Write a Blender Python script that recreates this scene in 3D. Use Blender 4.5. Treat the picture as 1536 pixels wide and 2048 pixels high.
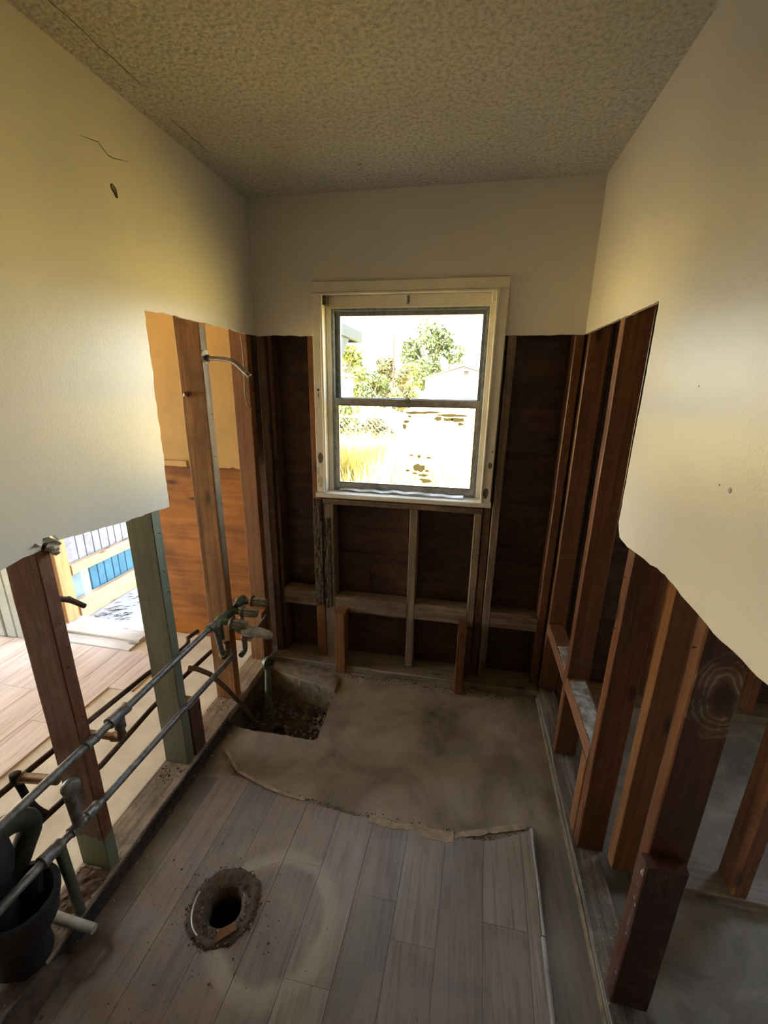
import bpy, bmesh, math, random
from math import sin, cos, pi, radians as R, sqrt, atan2
from mathutils import Vector, Matrix, noise
from mathutils.geometry import tessellate_polygon

for o in list(bpy.data.objects):
    bpy.data.objects.remove(o)
SC = bpy.context.scene
COL = SC.collection
random.seed(7)

# ------------------------------------------------------------------ camera
PITCH, YAW, ROLL, EYE = .292, .187, .0148, 1.635
fw = Vector((-sin(YAW) * cos(PITCH), cos(YAW) * cos(PITCH), -sin(PITCH)))
ri = Vector((cos(YAW), sin(YAW), 0))
up = ri.cross(fw)
ri, up = cos(ROLL) * ri + sin(ROLL) * up, -sin(ROLL) * ri + cos(ROLL) * up
cam_data = bpy.data.cameras.new('camera')
cam_data.sensor_fit = 'HORIZONTAL'
cam_data.sensor_width = 36
cam_data.lens = 852.3166 * 36 / 1536
cam_data.clip_start = .02
cam_data.clip_end = 400
cam = bpy.data.objects.new('camera', cam_data)
m = Matrix((ri, up, -fw)).transposed().to_4x4()
m.translation = Vector((0, 0, EYE))
cam.matrix_world = m
COL.objects.link(cam)
SC.camera = cam

# ------------------------------------------------------------------ sky, sun, exposure
world = bpy.data.worlds.new('world')
SC.world = world
world.use_nodes = True
wt = world.node_tree
sky = wt.nodes.new('ShaderNodeTexSky')
sky.sky_type = 'NISHITA'
sky.sun_disc = False
sky.sun_elevation = R(52)
sky.sun_rotation = R(200)
sky.air_density = 1.0
sky.dust_density = 1.5
sky.ozone_density = .8
hs = wt.nodes.new('ShaderNodeHueSaturation')   # thin bright haze: a paler sky
hs.inputs['Saturation'].default_value = .55
wt.links.new(sky.outputs[0], hs.inputs['Color'])
tint = wt.nodes.new('ShaderNodeMix')
tint.data_type = 'RGBA'
tint.blend_type = 'MULTIPLY'
tint.inputs[0].default_value = 1
tint.inputs[7].default_value = (1, .985, .95, 1)
wt.links.new(hs.outputs[0], tint.inputs[6])
wt.links.new(tint.outputs[2], wt.nodes['Background'].inputs[0])
wt.nodes['Background'].inputs[1].default_value = .46

sun_data = bpy.data.lights.new('sun', 'SUN')
sun_data.energy = 10.5
sun_data.angle = R(.6)
sun_data.color = (1, .94, .84)
sun = bpy.data.objects.new('sun', sun_data)
d = Vector((.10, .56, -.80))              # the sun stands behind the house, high
sun.rotation_euler = d.to_track_quat('-Z', 'Y').to_euler()
sun.location = (0, -6, 9)
COL.objects.link(sun)

vs = SC.view_settings
vs.view_transform = 'Standard'
vs.look = 'None'
vs.exposure = 3.0
vs.gamma = 1
vs.use_curve_mapping = False
SC.cycles.max_bounces = 14
SC.cycles.diffuse_bounces = 8
SC.cycles.glossy_bounces = 4
SC.cycles.transparent_max_bounces = 16
SC.cycles.sample_clamp_indirect = 8


# ------------------------------------------------------------------ mesh helpers
def jit(p, s, a, seed=0.0):
    q = Vector((p[0] * s + seed, p[1] * s - seed, p[2] * s + 2 * seed))
    return noise.noise_vector(q) * a


class MB:
    def __init__(self):
        self.v, self.f = [], []

    def add(self, vs, fs):
        n = len(self.v)
        self.v += [tuple(v) for v in vs]
        self.f += [tuple(i + n for i in f) for f in fs]
        return self

    def box(self, x0, x1, y0, y1, z0, z1):
        return self.add([(x, y, z) for x in (x0, x1) for y in (y0, y1) for z in (z0, z1)],
                        [(0, 1, 3, 2), (4, 6, 7, 5), (0, 4, 5, 1), (2, 3, 7, 6), (0, 2, 6, 4), (1, 5, 7, 3)])

    def board(self, x0, x1, y0, y1, z0, z1, ch=.003, j=.0015, n=9, seed=None):
        """sawn timber: chamfered edges, slightly wavy along its length"""
        lo, hi = (x0, y0, z0), (x1, y1, z1)
        L = [hi[i] - lo[i] for i in range(3)]
        ax = L.index(max(L))
        a, b = [(1, 2), (2, 0), (0, 1)][ax]
        seed = random.random() * 50 if seed is None else seed
        ch = min(ch, L[a] * .3, L[b] * .3)
        ring = [(ch, 0), (L[a] - ch, 0), (L[a], ch), (L[a], L[b] - ch), (L[a] - ch, L[b]), (ch, L[b]), (0, L[b] - ch), (0, ch)]
        vs, fs = [], []
        for k in range(n):
            t = lo[ax] + L[ax] * k / (n - 1)
            for u, w in ring:
                p = [0, 0, 0]
                p[ax], p[a], p[b] = t, lo[a] + u, lo[b] + w
                dv = jit(p, 7, j, seed) + jit(p, 40, j * .5, seed)
                p[a] += dv[0]
                p[b] += dv[1]
                vs.append(p)
        for k in range(n - 1):
            for i in range(8):
                i2 = (i + 1) % 8
                fs.append((k * 8 + i, k * 8 + i2, k * 8 + 8 + i2, k * 8 + 8 + i))
        fs.append(tuple(range(7, -1, -1)))
        fs.append(tuple((n - 1) * 8 + i for i in range(8)))
        return self.add(vs, fs)

    def tube(self, pts, r, n=10, cap=True):
        pts = [Vector(p) for p in pts]
        rs = r if isinstance(r, (list, tuple)) else [r] * len(pts)
        t0 = (pts[1] - pts[0]).normalized()
        u = t0.cross(Vector((.31, .22, .93)))
        if u.length < .1:
            u = t0.cross(Vector((1, 0, 0)))
        u.normalize()
        vs, fs = [], []
        for k, p in enumerate(pts):
            t = (pts[min(k + 1, len(pts) - 1)] - pts[max(k - 1, 0)]).normalized()
            u = (u - t * u.dot(t)).normalized()
            w = t.cross(u)
            for i in range(n):
                a = 2 * pi * i / n
                vs.append(p + (u * cos(a) + w * sin(a)) * rs[k])
        for k in range(len(pts) - 1):
            for i in range(n):
                i2 = (i + 1) % n
                fs.append((k * n + i, k * n + i2, k * n + n + i2, k * n + n + i))
        if cap:
            fs.append(tuple(range(n - 1, -1, -1)))
            fs.append(tuple((len(pts) - 1) * n + i for i in range(n)))
        return self.add(vs, fs)

    def lathe(self, prof, org, axis=(0, 0, 1), n=20, wob=0.0, cap=True):
        axis = Vector(axis).normalized()
        u = axis.cross(Vector((.13, .37, .92)))
        if u.length < .2:
            u = axis.cross(Vector((1, 0, 0)))
        u.normalize()
        w = axis.cross(u)
        vs, fs = [], []
        for r, h in prof:
            for i in range(n):
                a = 2 * pi * i / n
                p = Vector(org) + axis * h + (u * cos(a) + w * sin(a)) * r
                if wob:
                    p += jit(p, 34, wob)
                vs.append(p)
        m_ = len(prof)
        for k in range(m_ - 1):
            for i in range(n):
                i2 = (i + 1) % n
                fs.append((k * n + i, k * n + i2, k * n + n + i2, k * n + n + i))
        if cap:
            if prof[0][0] > 1e-5:
                fs.append(tuple(range(n - 1, -1, -1)))
            if prof[-1][0] > 1e-5:
                fs.append(tuple((m_ - 1) * n + i for i in range(n)))
        return self.add(vs, fs)

    def prism(self, outer, holes, fn, t0, t1, back=True):
        """flat sheet with an outline and holes; fn(u, v, t) -> xyz"""
        loops = [outer] + list(holes)
        flat = [p for l in loops for p in l]
        tris = tessellate_polygon([[Vector((p[0], p[1], 0)) for p in l] for l in loops])
        n = len(flat)
        vs = [fn(p[0], p[1], t0) for p in flat] + [fn(p[0], p[1], t1) for p in flat]
        fs = [tuple(t) for t in tris]
        if back:
            fs += [tuple(i + n for i in reversed(t)) for t in tris]
        k = 0
        for l in loops:
            m_ = len(l)
            for i in range(m_):
                a, b = k + i, k + (i + 1) % m_
                fs.append((a, b, b + n, a + n))
            k += m_
        return self.add(vs, fs)

    def chunk(self, c, s, seed):
        """one small broken crumb"""
        rnd = random.Random(seed)
        vs = []
        for dx, dy, dz in ((1, 0, 0), (-1, 0, 0), (0, 1, 0), (0, -1, 0), (0, 0, 1), (0, 0, -1)):
            k = s * rnd.uniform(.45, 1.1)
            vs.append((c[0] + dx * k + rnd.uniform(-.3, .3) * s, c[1] + dy * k + rnd.uniform(-.3, .3) * s,
                       c[2] + dz * k * .6))
        return self.add(vs, [(0, 2, 4), (2, 1, 4), (1, 3, 4), (3, 0, 4), (2, 0, 5), (1, 2, 5), (3, 1, 5), (0, 3, 5)])

    def build(self, name, mat, parent=None, org=None, smooth=False, fix=True):
        me = bpy.data.meshes.new(name)
        if org is None:
            if parent is not None and parent.type == 'EMPTY':
                org = None
            xs = [[v[i] for v in self.v] for i in range(3)]
            org = ((min(xs[0]) + max(xs[0])) / 2, (min(xs[1]) + max(xs[1])) / 2, min(xs[2]))
        org = Vector(org)
        me.from_pydata([tuple(Vector(v) - org) for v in self.v], [], self.f)
        if fix:
            bm = bmesh.new()
            bm.from_mesh(me)
            bmesh.ops.recalc_face_normals(bm, faces=bm.faces)
            bm.to_mesh(me)
            bm.free()
        if smooth:
            me.polygons.foreach_set('use_smooth', [True] * len(me.polygons))
            me.set_sharp_from_angle(angle=R(38))
        me.materials.append(mat)
        o = bpy.data.objects.new(name, me)
        COL.objects.link(o)
        base = Vector((0, 0, 0))
        if parent is not None:
            o.parent = parent
            q = parent
            while q is not None:
                base += q.location
                q = q.parent
        o.location = org - base
        return o


def tag(o, label, cat, group=None, kind=None):
    o['label'] = label
    o['category'] = cat
    if group:
        o['group'] = group
    if kind:
        o['kind'] = kind
    return o


def thing(name, label, cat, loc, group=None):
    o = bpy.data.objects.new(name, None)
    o.empty_display_size = .05
    COL.objects.link(o)
    o.location = loc
    return tag(o, label, cat, group)


def struct(o):
    o['kind'] = 'structure'
    return o


def rough_line(pts, step, amp, seed=0.0, close=True, skip=()):
    """subdivide an outline and make it ragged; edges whose index is in skip stay straight"""
    out = []
    n = len(pts)
    for i in range(n if close else n - 1):
        a, b = Vector(pts[i]).to_2d(), Vector(pts[(i + 1) % n]).to_2d()
        out.append(tuple(a))
        if i in skip:
            continue
        L = (b - a).length
        k = max(1, int(L / step))
        nn = Vector((-(b - a).y, (b - a).x)) / max(L, 1e-6)
        for s in range(1, k):
            p = a.lerp(b, s / k)
            w = noise.noise(Vector((p.x * 22 + seed, p.y * 22, seed))) + .6 * noise.noise(Vector((p.x * 90, p.y * 90, seed)))
            p = p + nn * amp * w
            out.append((p.x, p.y))
    if not close:
        out.append(tuple(pts[-1]))
    return out


# ------------------------------------------------------------------ materials
class NT:
    def __init__(self, name):
        self.m = bpy.data.materials.new(name)
        self.m.use_nodes = True
        self.t = self.m.node_tree
        self.b = self.t.nodes['Principled BSDF']
        self.out = self.t.nodes['Material Output']

    def n(self, typ, **kw):
        nd = self.t.nodes.new('ShaderNode' + typ)
        for k, v in kw.items():
            setattr(nd, k, v)
        return nd

    def l(self, a, b):
        self.t.links.new(a, b)

    def coord(self, kind='Object', scale=(1, 1, 1), rand=False):
        tc = self.n('TexCoord')
        src = tc.outputs[kind]
        if kind == 'World':
            src = self.n('NewGeometry').outputs['Position']
        if rand:
            oi = self.n('ObjectInfo')
            mu = self.n('Math', operation='MULTIPLY')
            self.l(oi.outputs['Random'], mu.inputs[0])
            mu.inputs[1].default_value = 37.0
            ad = self.n('VectorMath', operation='ADD')
            self.l(src, ad.inputs[0])
            self.l(mu.outputs[0], ad.inputs[1])
            src = ad.outputs[0]
        mp = self.n('Mapping')
        mp.inputs['Scale'].default_value = scale
        self.l(src, mp.inputs[0])
        return mp.outputs[0]

    def pos(self, scale=(1, 1, 1)):
        g = self.n('NewGeometry')
        mp = self.n('Mapping')
        mp.inputs['Scale'].default_value = scale
        self.l(g.outputs['Position'], mp.inputs[0])
        return mp.outputs[0]

    def noise(self, vec, scale, detail=4, rough=.55, dist=0.0):
        nd = self.n('TexNoise')
        nd.inputs['Scale'].default_value = scale
        nd.inputs['Detail'].default_value = detail
        nd.inputs['Roughness'].default_value = rough
        nd.inputs['Distortion'].default_value = dist
        self.l(vec, nd.inputs['Vector'])
        return nd.outputs['Fac']

    def ramp(self, fac, stops):
        r = self.n('ValToRGB')
        e = r.color_ramp.elements
        while len(e) < len(stops):
            e.new(.5)
        for i, (p, c) in enumerate(stops):
            e[i].position = p
            e[i].color = (c if len(c) == 4 else (*c, 1)) if hasattr(c, '__len__') else (c, c, c, 1)
        self.l(fac, r.inputs[0])
        return r.outputs[0]

    def mix(self, fac, a, b, mode='MIX'):
        mx = self.n('Mix', data_type='RGBA', blend_type=mode)
        for sock, v in ((mx.inputs[0], fac), (mx.inputs[6], a), (mx.inputs[7], b)):
            if hasattr(v, 'is_output'):
                self.l(v, sock)
            elif hasattr(v, '__len__'):
                sock.default_value = (*v, 1)[:4]
            else:
                sock.default_value = v
        return mx.outputs[2]

    def math(self, op, a, b=None):
        nd = self.n('Math', operation=op)
        for i, v in enumerate((a, b)):
            if v is None:
                continue
            if hasattr(v, 'is_output'):
                self.l(v, nd.inputs[i])
            else:
                nd.inputs[i].default_value = v
        return nd.outputs[0]

    def bump(self, h, strength, dist=.002):
        nd = self.n('Bump')
        nd.inputs['Strength'].default_value = strength
        nd.inputs['Distance'].default_value = dist
        self.l(h, nd.inputs['Height'])
        self.l(nd.outputs[0], self.b.inputs['Normal'])

    def done(self, col=None, rough=None, metal=0.0, spec=None):
        for sock, v in (('Base Color', col), ('Roughness', rough)):
            if v is None:
                continue
            if hasattr(v, 'is_output'):
                self.l(v, self.b.inputs[sock])
            elif hasattr(v, '__len__'):
                self.b.inputs[sock].default_value = (*v, 1)[:4]
            else:
                self.b.inputs[sock].default_value = v
        self.b.inputs['Metallic'].default_value = metal
        if spec is not None:
            self.b.inputs['Specular IOR Level'].default_value = spec
        return self.m


def wood(name, dark, mid, light, axis='Z', rough=.55, grain=1.0, speck=.25, dirt=.4, foot=None, bump=.35, across=55):
    t = NT(name)
    al = 2.2 * grain
    sc = {'Z': (across, across, al), 'X': (al, across, across), 'Y': (across, al, across)}[axis]
    v = t.coord('Object', sc, True)
    v1 = t.coord('Object', (1, 1, 1), True)
    g = t.noise(v, 1.0, 6, .6, .9)
    c = t.ramp(g, [(.28, dark), (.5, mid), (.74, light)])
    # knots, few and far between
    sk = {'Z': (9, 9, 3.2), 'X': (3.2, 9, 9), 'Y': (9, 3.2, 9)}[axis]
    vo = t.n('TexVoronoi')
    vo.inputs['Scale'].default_value = 1.0
    t.l(t.coord('Object', sk, True), vo.inputs['Vector'])
    kn = t.ramp(vo.outputs['Distance'], [(.07, 1.0), (.16, 0.0)])
    c = t.mix(kn, c, tuple(x * .35 for x in dark))
    bl = t.ramp(t.noise(v1, 5, 5, .6), [(.4, 0.0), (.72, dirt)])
    c = t.mix(bl, c, tuple(x * .45 for x in dark))
    du = t.ramp(t.noise(v1, 21, 6, .7), [(.50, 0.0), (.74, .10 + .55 * speck)])   # settled dust and plaster smears
    c = t.mix(du, c, (.36, .30, .22))
    sp = t.ramp(t.noise(v1, 130, 2, .5), [(.70, 0.0), (.76, speck)])
    c = t.mix(sp, c, (.55, .5, .42))
    if foot:
        z = t.n('SeparateXYZ')
        t.l(t.n('NewGeometry').outputs['Position'], z.inputs[0])
        zz = t.math('ADD', z.outputs[2], t.math('MULTIPLY', t.noise(v1, 30, 3), .05))
        f = t.ramp(zz, [(foot[0], 1.0), (foot[0] + .012, 0.0)])
        c = t.mix(f, c, foot[1])
    t.bump(g, bump, .0012)
    ro = t.ramp(g, [(.3, rough + .1), (.7, rough - .1)])
    return t.done(c, ro)


def plain(name, col, rough=.5, metal=0.0, var=.25, scale=40, bump=.2, col2=None):
    t = NT(name)
    v = t.coord('Object', (1, 1, 1), True)
    f = t.noise(v, scale, 5, .6)
    c2 = col2 or tuple(x * (1 - var * 1.6) for x in col)
    c = t.mix(t.ramp(f, [(.35, 0.0), (.68, 1.0)]), col, c2)
    if bump:
        t.bump(f, bump, .001)
    return t.done(c, rough, metal)


M = {}
M['stud_brown'] = wood('stud_brown_wood', (.085, .026, .009), (.15, .05, .017), (.21, .082, .032), foot=(.20, (.16, .19, .10)))
M['stud_orange'] = wood('stud_orange_wood', (.17, .062, .016), (.33, .145, .042), (.46, .23, .078), dirt=.7, speck=.12)
M['stud_smooth'] = wood('stud_smooth_wood', (.15, .055, .016), (.215, .085, .026), (.28, .125, .043), dirt=.2, speck=.1)
M['stud_green'] = wood('stud_green_paint', (.13, .14, .09), (.16, .175, .115), (.20, .225, .165), dirt=.2, speck=.2, bump=.15)
M['stud_red'] = wood('stud_red_wood', (.085, .027, .009), (.145, .050, .017), (.22, .09, .035), rough=.42, dirt=.35, speck=.12)
M['block_dark'] = wood('varnished_dark_board', (.035, .012, .007), (.06, .02, .011), (.09, .033, .016), rough=.32, dirt=.4, speck=.25)
M['wood_dark'] = wood('dark_wood', (.05, .02, .01), (.095, .04, .018), (.15, .07, .03), dirt=.5)
M['wood_dark_x'] = wood('dark_wood_level', (.08, .05, .028), (.185, .12, .07), (.33, .25, .165), axis='X', dirt=.55, speck=.35)
M['wood_grey'] = wood('dusty_grey_wood', (.12, .08, .048), (.21, .15, .095), (.32, .24, .16), dirt=.5, speck=.3)
M['wood_red_y'] = wood('red_wood_level', (.14, .055, .022), (.23, .095, .04), (.33, .17, .085), axis='Y', dirt=.4, speck=.3)
M['plate_wood'] = wood('bottom_plate_wood', (.15, .095, .05), (.34, .25, .16), (.48, .38, .26), axis='Y', dirt=.95, speck=.3, bump=.6)
M['plate_dark'] = wood('bottom_plate_dark', (.05, .037, .027), (.14, .115, .085), (.36, .33, .28), axis='Y', dirt=.5, speck=.7, bump=.7)
M['plate_x'] = wood('bottom_plate_cross', (.12, .085, .055), (.20, .15, .10), (.30, .24, .17), axis='X', dirt=.5, speck=.4, bump=.6)
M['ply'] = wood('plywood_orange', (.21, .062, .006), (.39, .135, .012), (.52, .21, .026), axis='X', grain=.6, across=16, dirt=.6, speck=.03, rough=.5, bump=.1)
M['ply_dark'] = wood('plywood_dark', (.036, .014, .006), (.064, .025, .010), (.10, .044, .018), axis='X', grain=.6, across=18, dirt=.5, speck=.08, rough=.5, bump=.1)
M['fresh_wood'] = wood('new_pine', (.36, .24, .13), (.50, .36, .215), (.58, .45, .30), axis='Y', dirt=.2, speck=.2)
M['fresh_wood_z'] = wood('new_pine_upright', (.42, .2, .07), (.58, .32, .13), (.66, .4, .18), dirt=.2, speck=.1)
M['threshold'] = wood('threshold_wood', (.6, .575, .53), (.72, .70, .65), (.78, .76, .72), axis='X', dirt=.2, speck=.2)


def m_paint():
    t = NT('wall_paint')
    p = t.pos()
    c = t.mix(t.ramp(t.noise(p, 2.2, 5, .6), [(.35, 0.0), (.75, .5)]), (.655, .63, .58), (.575, .545, .475))
    c = t.mix(t.ramp(t.noise(p, 46, 3, .6), [(.72, 0.0), (.80, .55)]), c, (.45, .38, .27))
    h = t.math('ADD', t.noise(p, 150, 3, .5), t.math('MULTIPLY', t.noise(p, 24, 3, .5), .6))
    t.bump(h, .35, .0012)
    return t.done(c, .36, 0, .55)


def m_popcorn():
    t = NT('ceiling_popcorn')
    p = t.pos()
    v = t.n('TexVoronoi', feature='SMOOTH_F1')
    v.inputs['Scale'].default_value = 95
    t.l(p, v.inputs['Vector'])
    n1 = t.noise(p, 75, 5, .65)
    h = t.math('ADD', t.math('MULTIPLY', v.outputs['Distance'], -1.0), t.math('MULTIPLY', n1, 1.6))
    c = t.mix(t.ramp(n1, [(.34, .75), (.56, 0.0)]), (.62, .60, .54), (.28, .26, .215))
    c = t.mix(t.ramp(t.noise(p, 1.6, 4, .6), [(.4, 0.0), (.8, .5)]), c, (.44, .40, .325))
    t.bump(h, .9, .006)
    return t.done(c, .9, 0, .2)


def m_concrete():
    t = NT('concrete_slab')
    p = t.pos()
    n1 = t.noise(p, 3.2, 6, .62, .6)
    c = t.ramp(n1, [(.28, (.11, .08, .052)), (.48, (.25, .20, .14)), (.70, (.38, .32, .24))])
    s = t.n('SeparateXYZ')
    t.l(t.n('NewGeometry').outputs['Position'], s.inputs[0])
    # pale clean slab in the neighbouring room on the left, grey slab in the one on the right
    lf = t.math('MULTIPLY', t.math('SUBTRACT', -1.17, s.outputs[0]), 14.0)
    lf.node.use_clamp = True
    pale = t.ramp(t.noise(p, 7, 5, .6), [(.3, (.56, .49, .37)), (.7, (.78, .72, .58))])
    c = t.mix(lf, c, pale)
    rt = t.math('MULTIPLY', t.math('SUBTRACT', s.outputs[0], .53), 14.0)
    rt.node.use_clamp = True
    grey = t.ramp(t.noise(p, 3.5, 6, .65, 1.2), [(.3, (.12, .115, .095)), (.5, (.20, .19, .158)), (.72, (.32, .305, .255))])
    c = t.mix(rt, c, grey)
    gx = t.math('MULTIPLY', t.math('SUBTRACT', s.outputs[0], .33), 40.0)
    gx.node.use_clamp = True
    gy = t.math('MULTIPLY', t.math('SUBTRACT', 1.32, s.outputs[1]), 12.0)
    gy.node.use_clamp = True
    c = t.mix(t.math('MULTIPLY', t.math('MULTIPLY', t.math('MULTIPLY', gx, gy), .85), t.math('SUBTRACT', 1.0, rt)), c, t.ramp(t.noise(t.pos((30, 2, 1)), 1, 4, .6), [(.3, (.10, .09, .075)), (.7, (.24, .215, .18))]))
    dl = t.math('ADD', s.outputs[0], t.math('MULTIPLY', t.noise(p, 14, 4), .10))
    c = t.mix(t.math('MULTIPLY', t.math('SUBTRACT', 1.0, lf), t.ramp(t.math('ADD', dl, 1.0), [(0, .85), (.09, 0.0)])), c, (.06, .04, .025))
    c = t.mix(t.ramp(t.noise(p, 120, 3, .5), [(.68, 0.0), (.75, .5)]), c, (.06, .04, .025))
    t.bump(t.noise(p, 90, 5, .6), .45, .002)
    return t.done(c, .72, 0, .35)


def m_vinyl():
    t = NT('vinyl_plank_grey')
    v = t.coord('Object', (42, 2.2, 42), True)
    g = t.noise(v, 1.0, 7, .66, 1.6)
    oi = t.n('ObjectInfo')
    tone = t.ramp(oi.outputs['Random'], [(0, (.145, .122, .108)), (.3, (.26, .20, .165)), (.55, (.18, .16, .14)), (.8, (.29, .235, .195)), (1, (.34, .29, .24))])
    c = t.mix(t.ramp(g, [(.34, .62), (.54, 0.0)]), tone, (.095, .077, .066))
    c = t.mix(t.ramp(g, [(.60, 0.0), (.76, .4)]), c, (.42, .37, .32))
    p = t.pos()
    # dusty film and dirt, thicker towards the bath end
    du = t.ramp(t.noise(p, 3.0, 6, .65, .8), [(.42, 0.0), (.72, .6)])
    c = t.mix(du, c, (.34, .265, .195))
    sx = t.n('SeparateXYZ')
    t.l(t.n('NewGeometry').outputs['Position'], sx.inputs[0])
    ed = t.math('ADD', sx.outputs[0], t.math('MULTIPLY', t.noise(p, 14, 4), .10))
    c = t.mix(t.ramp(t.math('ADD', ed, 1.0), [(-.02 + .02, .9), (.10, 0.0)]), c, (.06, .04, .027))
    # ring left by the base of the old toilet
    s = t.n('VectorMath', operation='DISTANCE')
    t.l(p, s.inputs[0])
    s.inputs[1].default_value = (-.50, .845, .003)
    wob = t.math('ADD', s.outputs['Value'], t.math('MULTIPLY', t.noise(p, 9, 3), .05))
    s3 = t.n('VectorMath', operation='DISTANCE')
    t.l(p, s3.inputs[0])
    s3.inputs[1].default_value = (-.985, .655, .003)
    w3 = t.math('ADD', s3.outputs['Value'], t.math('MULTIPLY', t.noise(p, 16, 4), .06))
    c = t.mix(t.ramp(w3, [(.055, .35), (.075, .9), (.105, .0)]), c, (.075, .04, .018))
    ring = t.ramp(wob, [(.175, 0.0), (.195, .55), (.225, .35), (.245, 0.0)])
    c = t.mix(ring, c, (.45, .39, .31))
    c = t.mix(t.ramp(t.noise(p, 110, 2, .5), [(.70, 0.0), (.76, .5)]), c, (.08, .055, .035))
    t.bump(g, .25, .0008)
    return t.done(c, t.ramp(t.noise(p, 12, 3), [(.3, .55), (.7, .38)]), 0, .5)


def m_laminate():
    t = NT('laminate_plank_beige')
    v = t.coord('Object', (26, 2.2, 26), True)
    g = t.noise(v, 1.0, 5, .6, 1.4)
    oi = t.n('ObjectInfo')
    tone = t.ramp(oi.outputs['Random'], [(0, (.70, .58, .50)), (.5, (.78, .69, .62)), (1, (.74, .61, .53))])
    c = t.mix(t.ramp(g, [(.3, .8), (.6, 0.0)]), tone, (.50, .37, .30))
    c = t.mix(t.ramp(g, [(.58, 0.0), (.8, .7)]), c, (.72, .66, .58))
    return t.done(c, .38, 0, .5)


def m_glass(name='window_glass', dusty=.05):
    t = NT(name)
    tr = t.n('BsdfTransparent')
    tr.inputs[0].default_value = (.94, .96, .95, 1)
    gl = t.n('BsdfGlossy')
    gl.inputs['Roughness'].default_value = .03
    df = t.n('BsdfDiffuse')
    df.inputs[0].default_value = (.7, .7, .66, 1)
    lw = t.n('LayerWeight')
    lw.inputs[0].default_value = .12
    fr = t.math('MULTIPLY', lw.outputs['Fresnel'], .5)
    m1 = t.n('MixShader')
    t.l(fr, m1.inputs[0])
    t.l(tr.outputs[0], m1.inputs[1])
    t.l(gl.outputs[0], m1.inputs[2])
    m2 = t.n('MixShader')
    t.l(t.ramp(t.noise(t.coord('Object'), 9, 5, .65), [(.35, 0.01), (.75, dusty)]), m2.inputs[0])
    t.l(m1.outputs[0], m2.inputs[1])
    t.l(df.outputs[0], m2.inputs[2])
    t.l(m2.outputs[0], t.out.inputs[0])
    return t.m


def m_knotty():
    """brown stud with one big bleached knot and a darker one lower down"""
    t = NT('stud_knotty_wood')
    v = t.coord('Object', (55, 55, 2.2), True)
    g = t.noise(v, 1.0, 6, .6, .9)
    c = t.ramp(g, [(.28, (.07, .024, .009)), (.5, (.12, .045, .017)), (.74, (.18, .08, .031))])
    p = t.pos()
    sp = t.n('SeparateXYZ')
    t.l(t.n('NewGeometry').outputs['Position'], sp.inputs[0])
    side = t.math('MULTIPLY', t.math('SUBTRACT', .846, sp.outputs[1]), 400.0)   # the knot shows on the broad face only
    side.node.use_clamp = True
    for cz, cx, amp, pale in ((1.03, .548, 1.0, (.48, .40, .30)), (.66, .54, .8, (.07, .03, .012))):
        mp = t.n('Mapping')
        mp.inputs['Location'].default_value = (-cx * 1.5, -.842, -cz * .95)
        mp.inputs['Scale'].default_value = (1.5, 1, .95)
        t.l(p, mp.inputs[0])
        ln = t.n('VectorMath', operation='LENGTH')
        t.l(mp.outputs[0], ln.inputs[0])
        dd = t.math('ADD', ln.outputs['Value'], t.math('MULTIPLY', t.noise(p, 15, 3), .05))
        rings = t.math('SINE', t.math('MULTIPLY', dd, 380.0))
        halo = t.ramp(dd, [(.056, 0.0), (.064, 1.0 * amp), (.105, .85 * amp), (.135, 0.0)])
        blot = t.ramp(t.noise(p, 16, 4, .6), [(.40, .1), (.56, 1.0)])
        halo = t.math('MULTIPLY', halo, side)
        c = t.mix(t.math('MULTIPLY', t.math('MULTIPLY', halo, blot), t.ramp(rings, [(.2, .3), (.8, 1.0)])), c, pale)
        core = t.ramp(dd, [(.040, .9), (.062, 0.0)])
        c = t.mix(core, c, (.06, .022, .01))
    t.bump(g, .35, .0012)
    return t.done(c, .42)


M['paint'] = m_paint()
M['popcorn'] = m_popcorn()
M['concrete'] = m_concrete()
M['vinyl'] = m_vinyl()
M['laminate'] = m_laminate()
M['glass'] = m_glass()
M['knotty'] = m_knotty()
M['gypsum'] = plain('torn_gypsum', (.60, .55, .45), .9, 0, .3, 60, .6)
M['cream'] = plain('cream_paint', (.64, .43, .17), .6, 0, .12, 6, .1)
M['white_trim'] = plain('white_trim_paint', (.72, .68, .58), .45, 0, .12, 9, .08, (.64, .585, .47))
M['worn_white'] = plain('worn_white_paint', (.50, .49, .44), .6, 0, .3, 30, .2, (.10, .085, .06))
M['chip'] = plain('bare_chip', (.16, .125, .085), .8, 0, .3, 60, .3)
M['alu'] = plain('dull_aluminium', (.56, .55, .51), .45, .6, .25, 30, .1)
M['alu_dark'] = plain('grimy_aluminium', (.34, .37, .385), .5, .5, .3, 40, .2)
M['galv'] = plain('galvanised_pipe', (.24, .23, .205), .5, .6, .4, 55, .3, (.10, .09, .075))
M['rust'] = plain('rusty_pipe', (.10, .055, .035), .65, .5, .4, 60, .4)
M['bronze'] = plain('old_bronze', (.26, .17, .09), .45, .7, .3, 50, .3)
M['brass_green'] = plain('tarnished_brass', (.16, .19, .12), .5, .5, .35, 45, .3)
M['chrome'] = plain('worn_chrome', (.55, .54, .52), .25, .95, .2, 60, .15)
M['chrome_dull'] = plain('dusty_chrome', (.30, .28, .24), .42, .7, .3, 45, .25)
M['acrylic'] = plain('smoky_acrylic_knob', (.27, .25, .16), .3, 0, .35, 30, .1)
M['iron'] = plain('cast_iron', (.009, .008, .007), .85, 0, .4, 60, .5, (.022, .016, .012))
M['shade'] = plain('black_shade', (.016, .012, .009), .8, 0, .3, 50, .5, (.05, .036, .025))
M['plaster'] = plain('white_plaster', (.68, .66, .62), .9, 0, .2, 50, .5)
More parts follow.
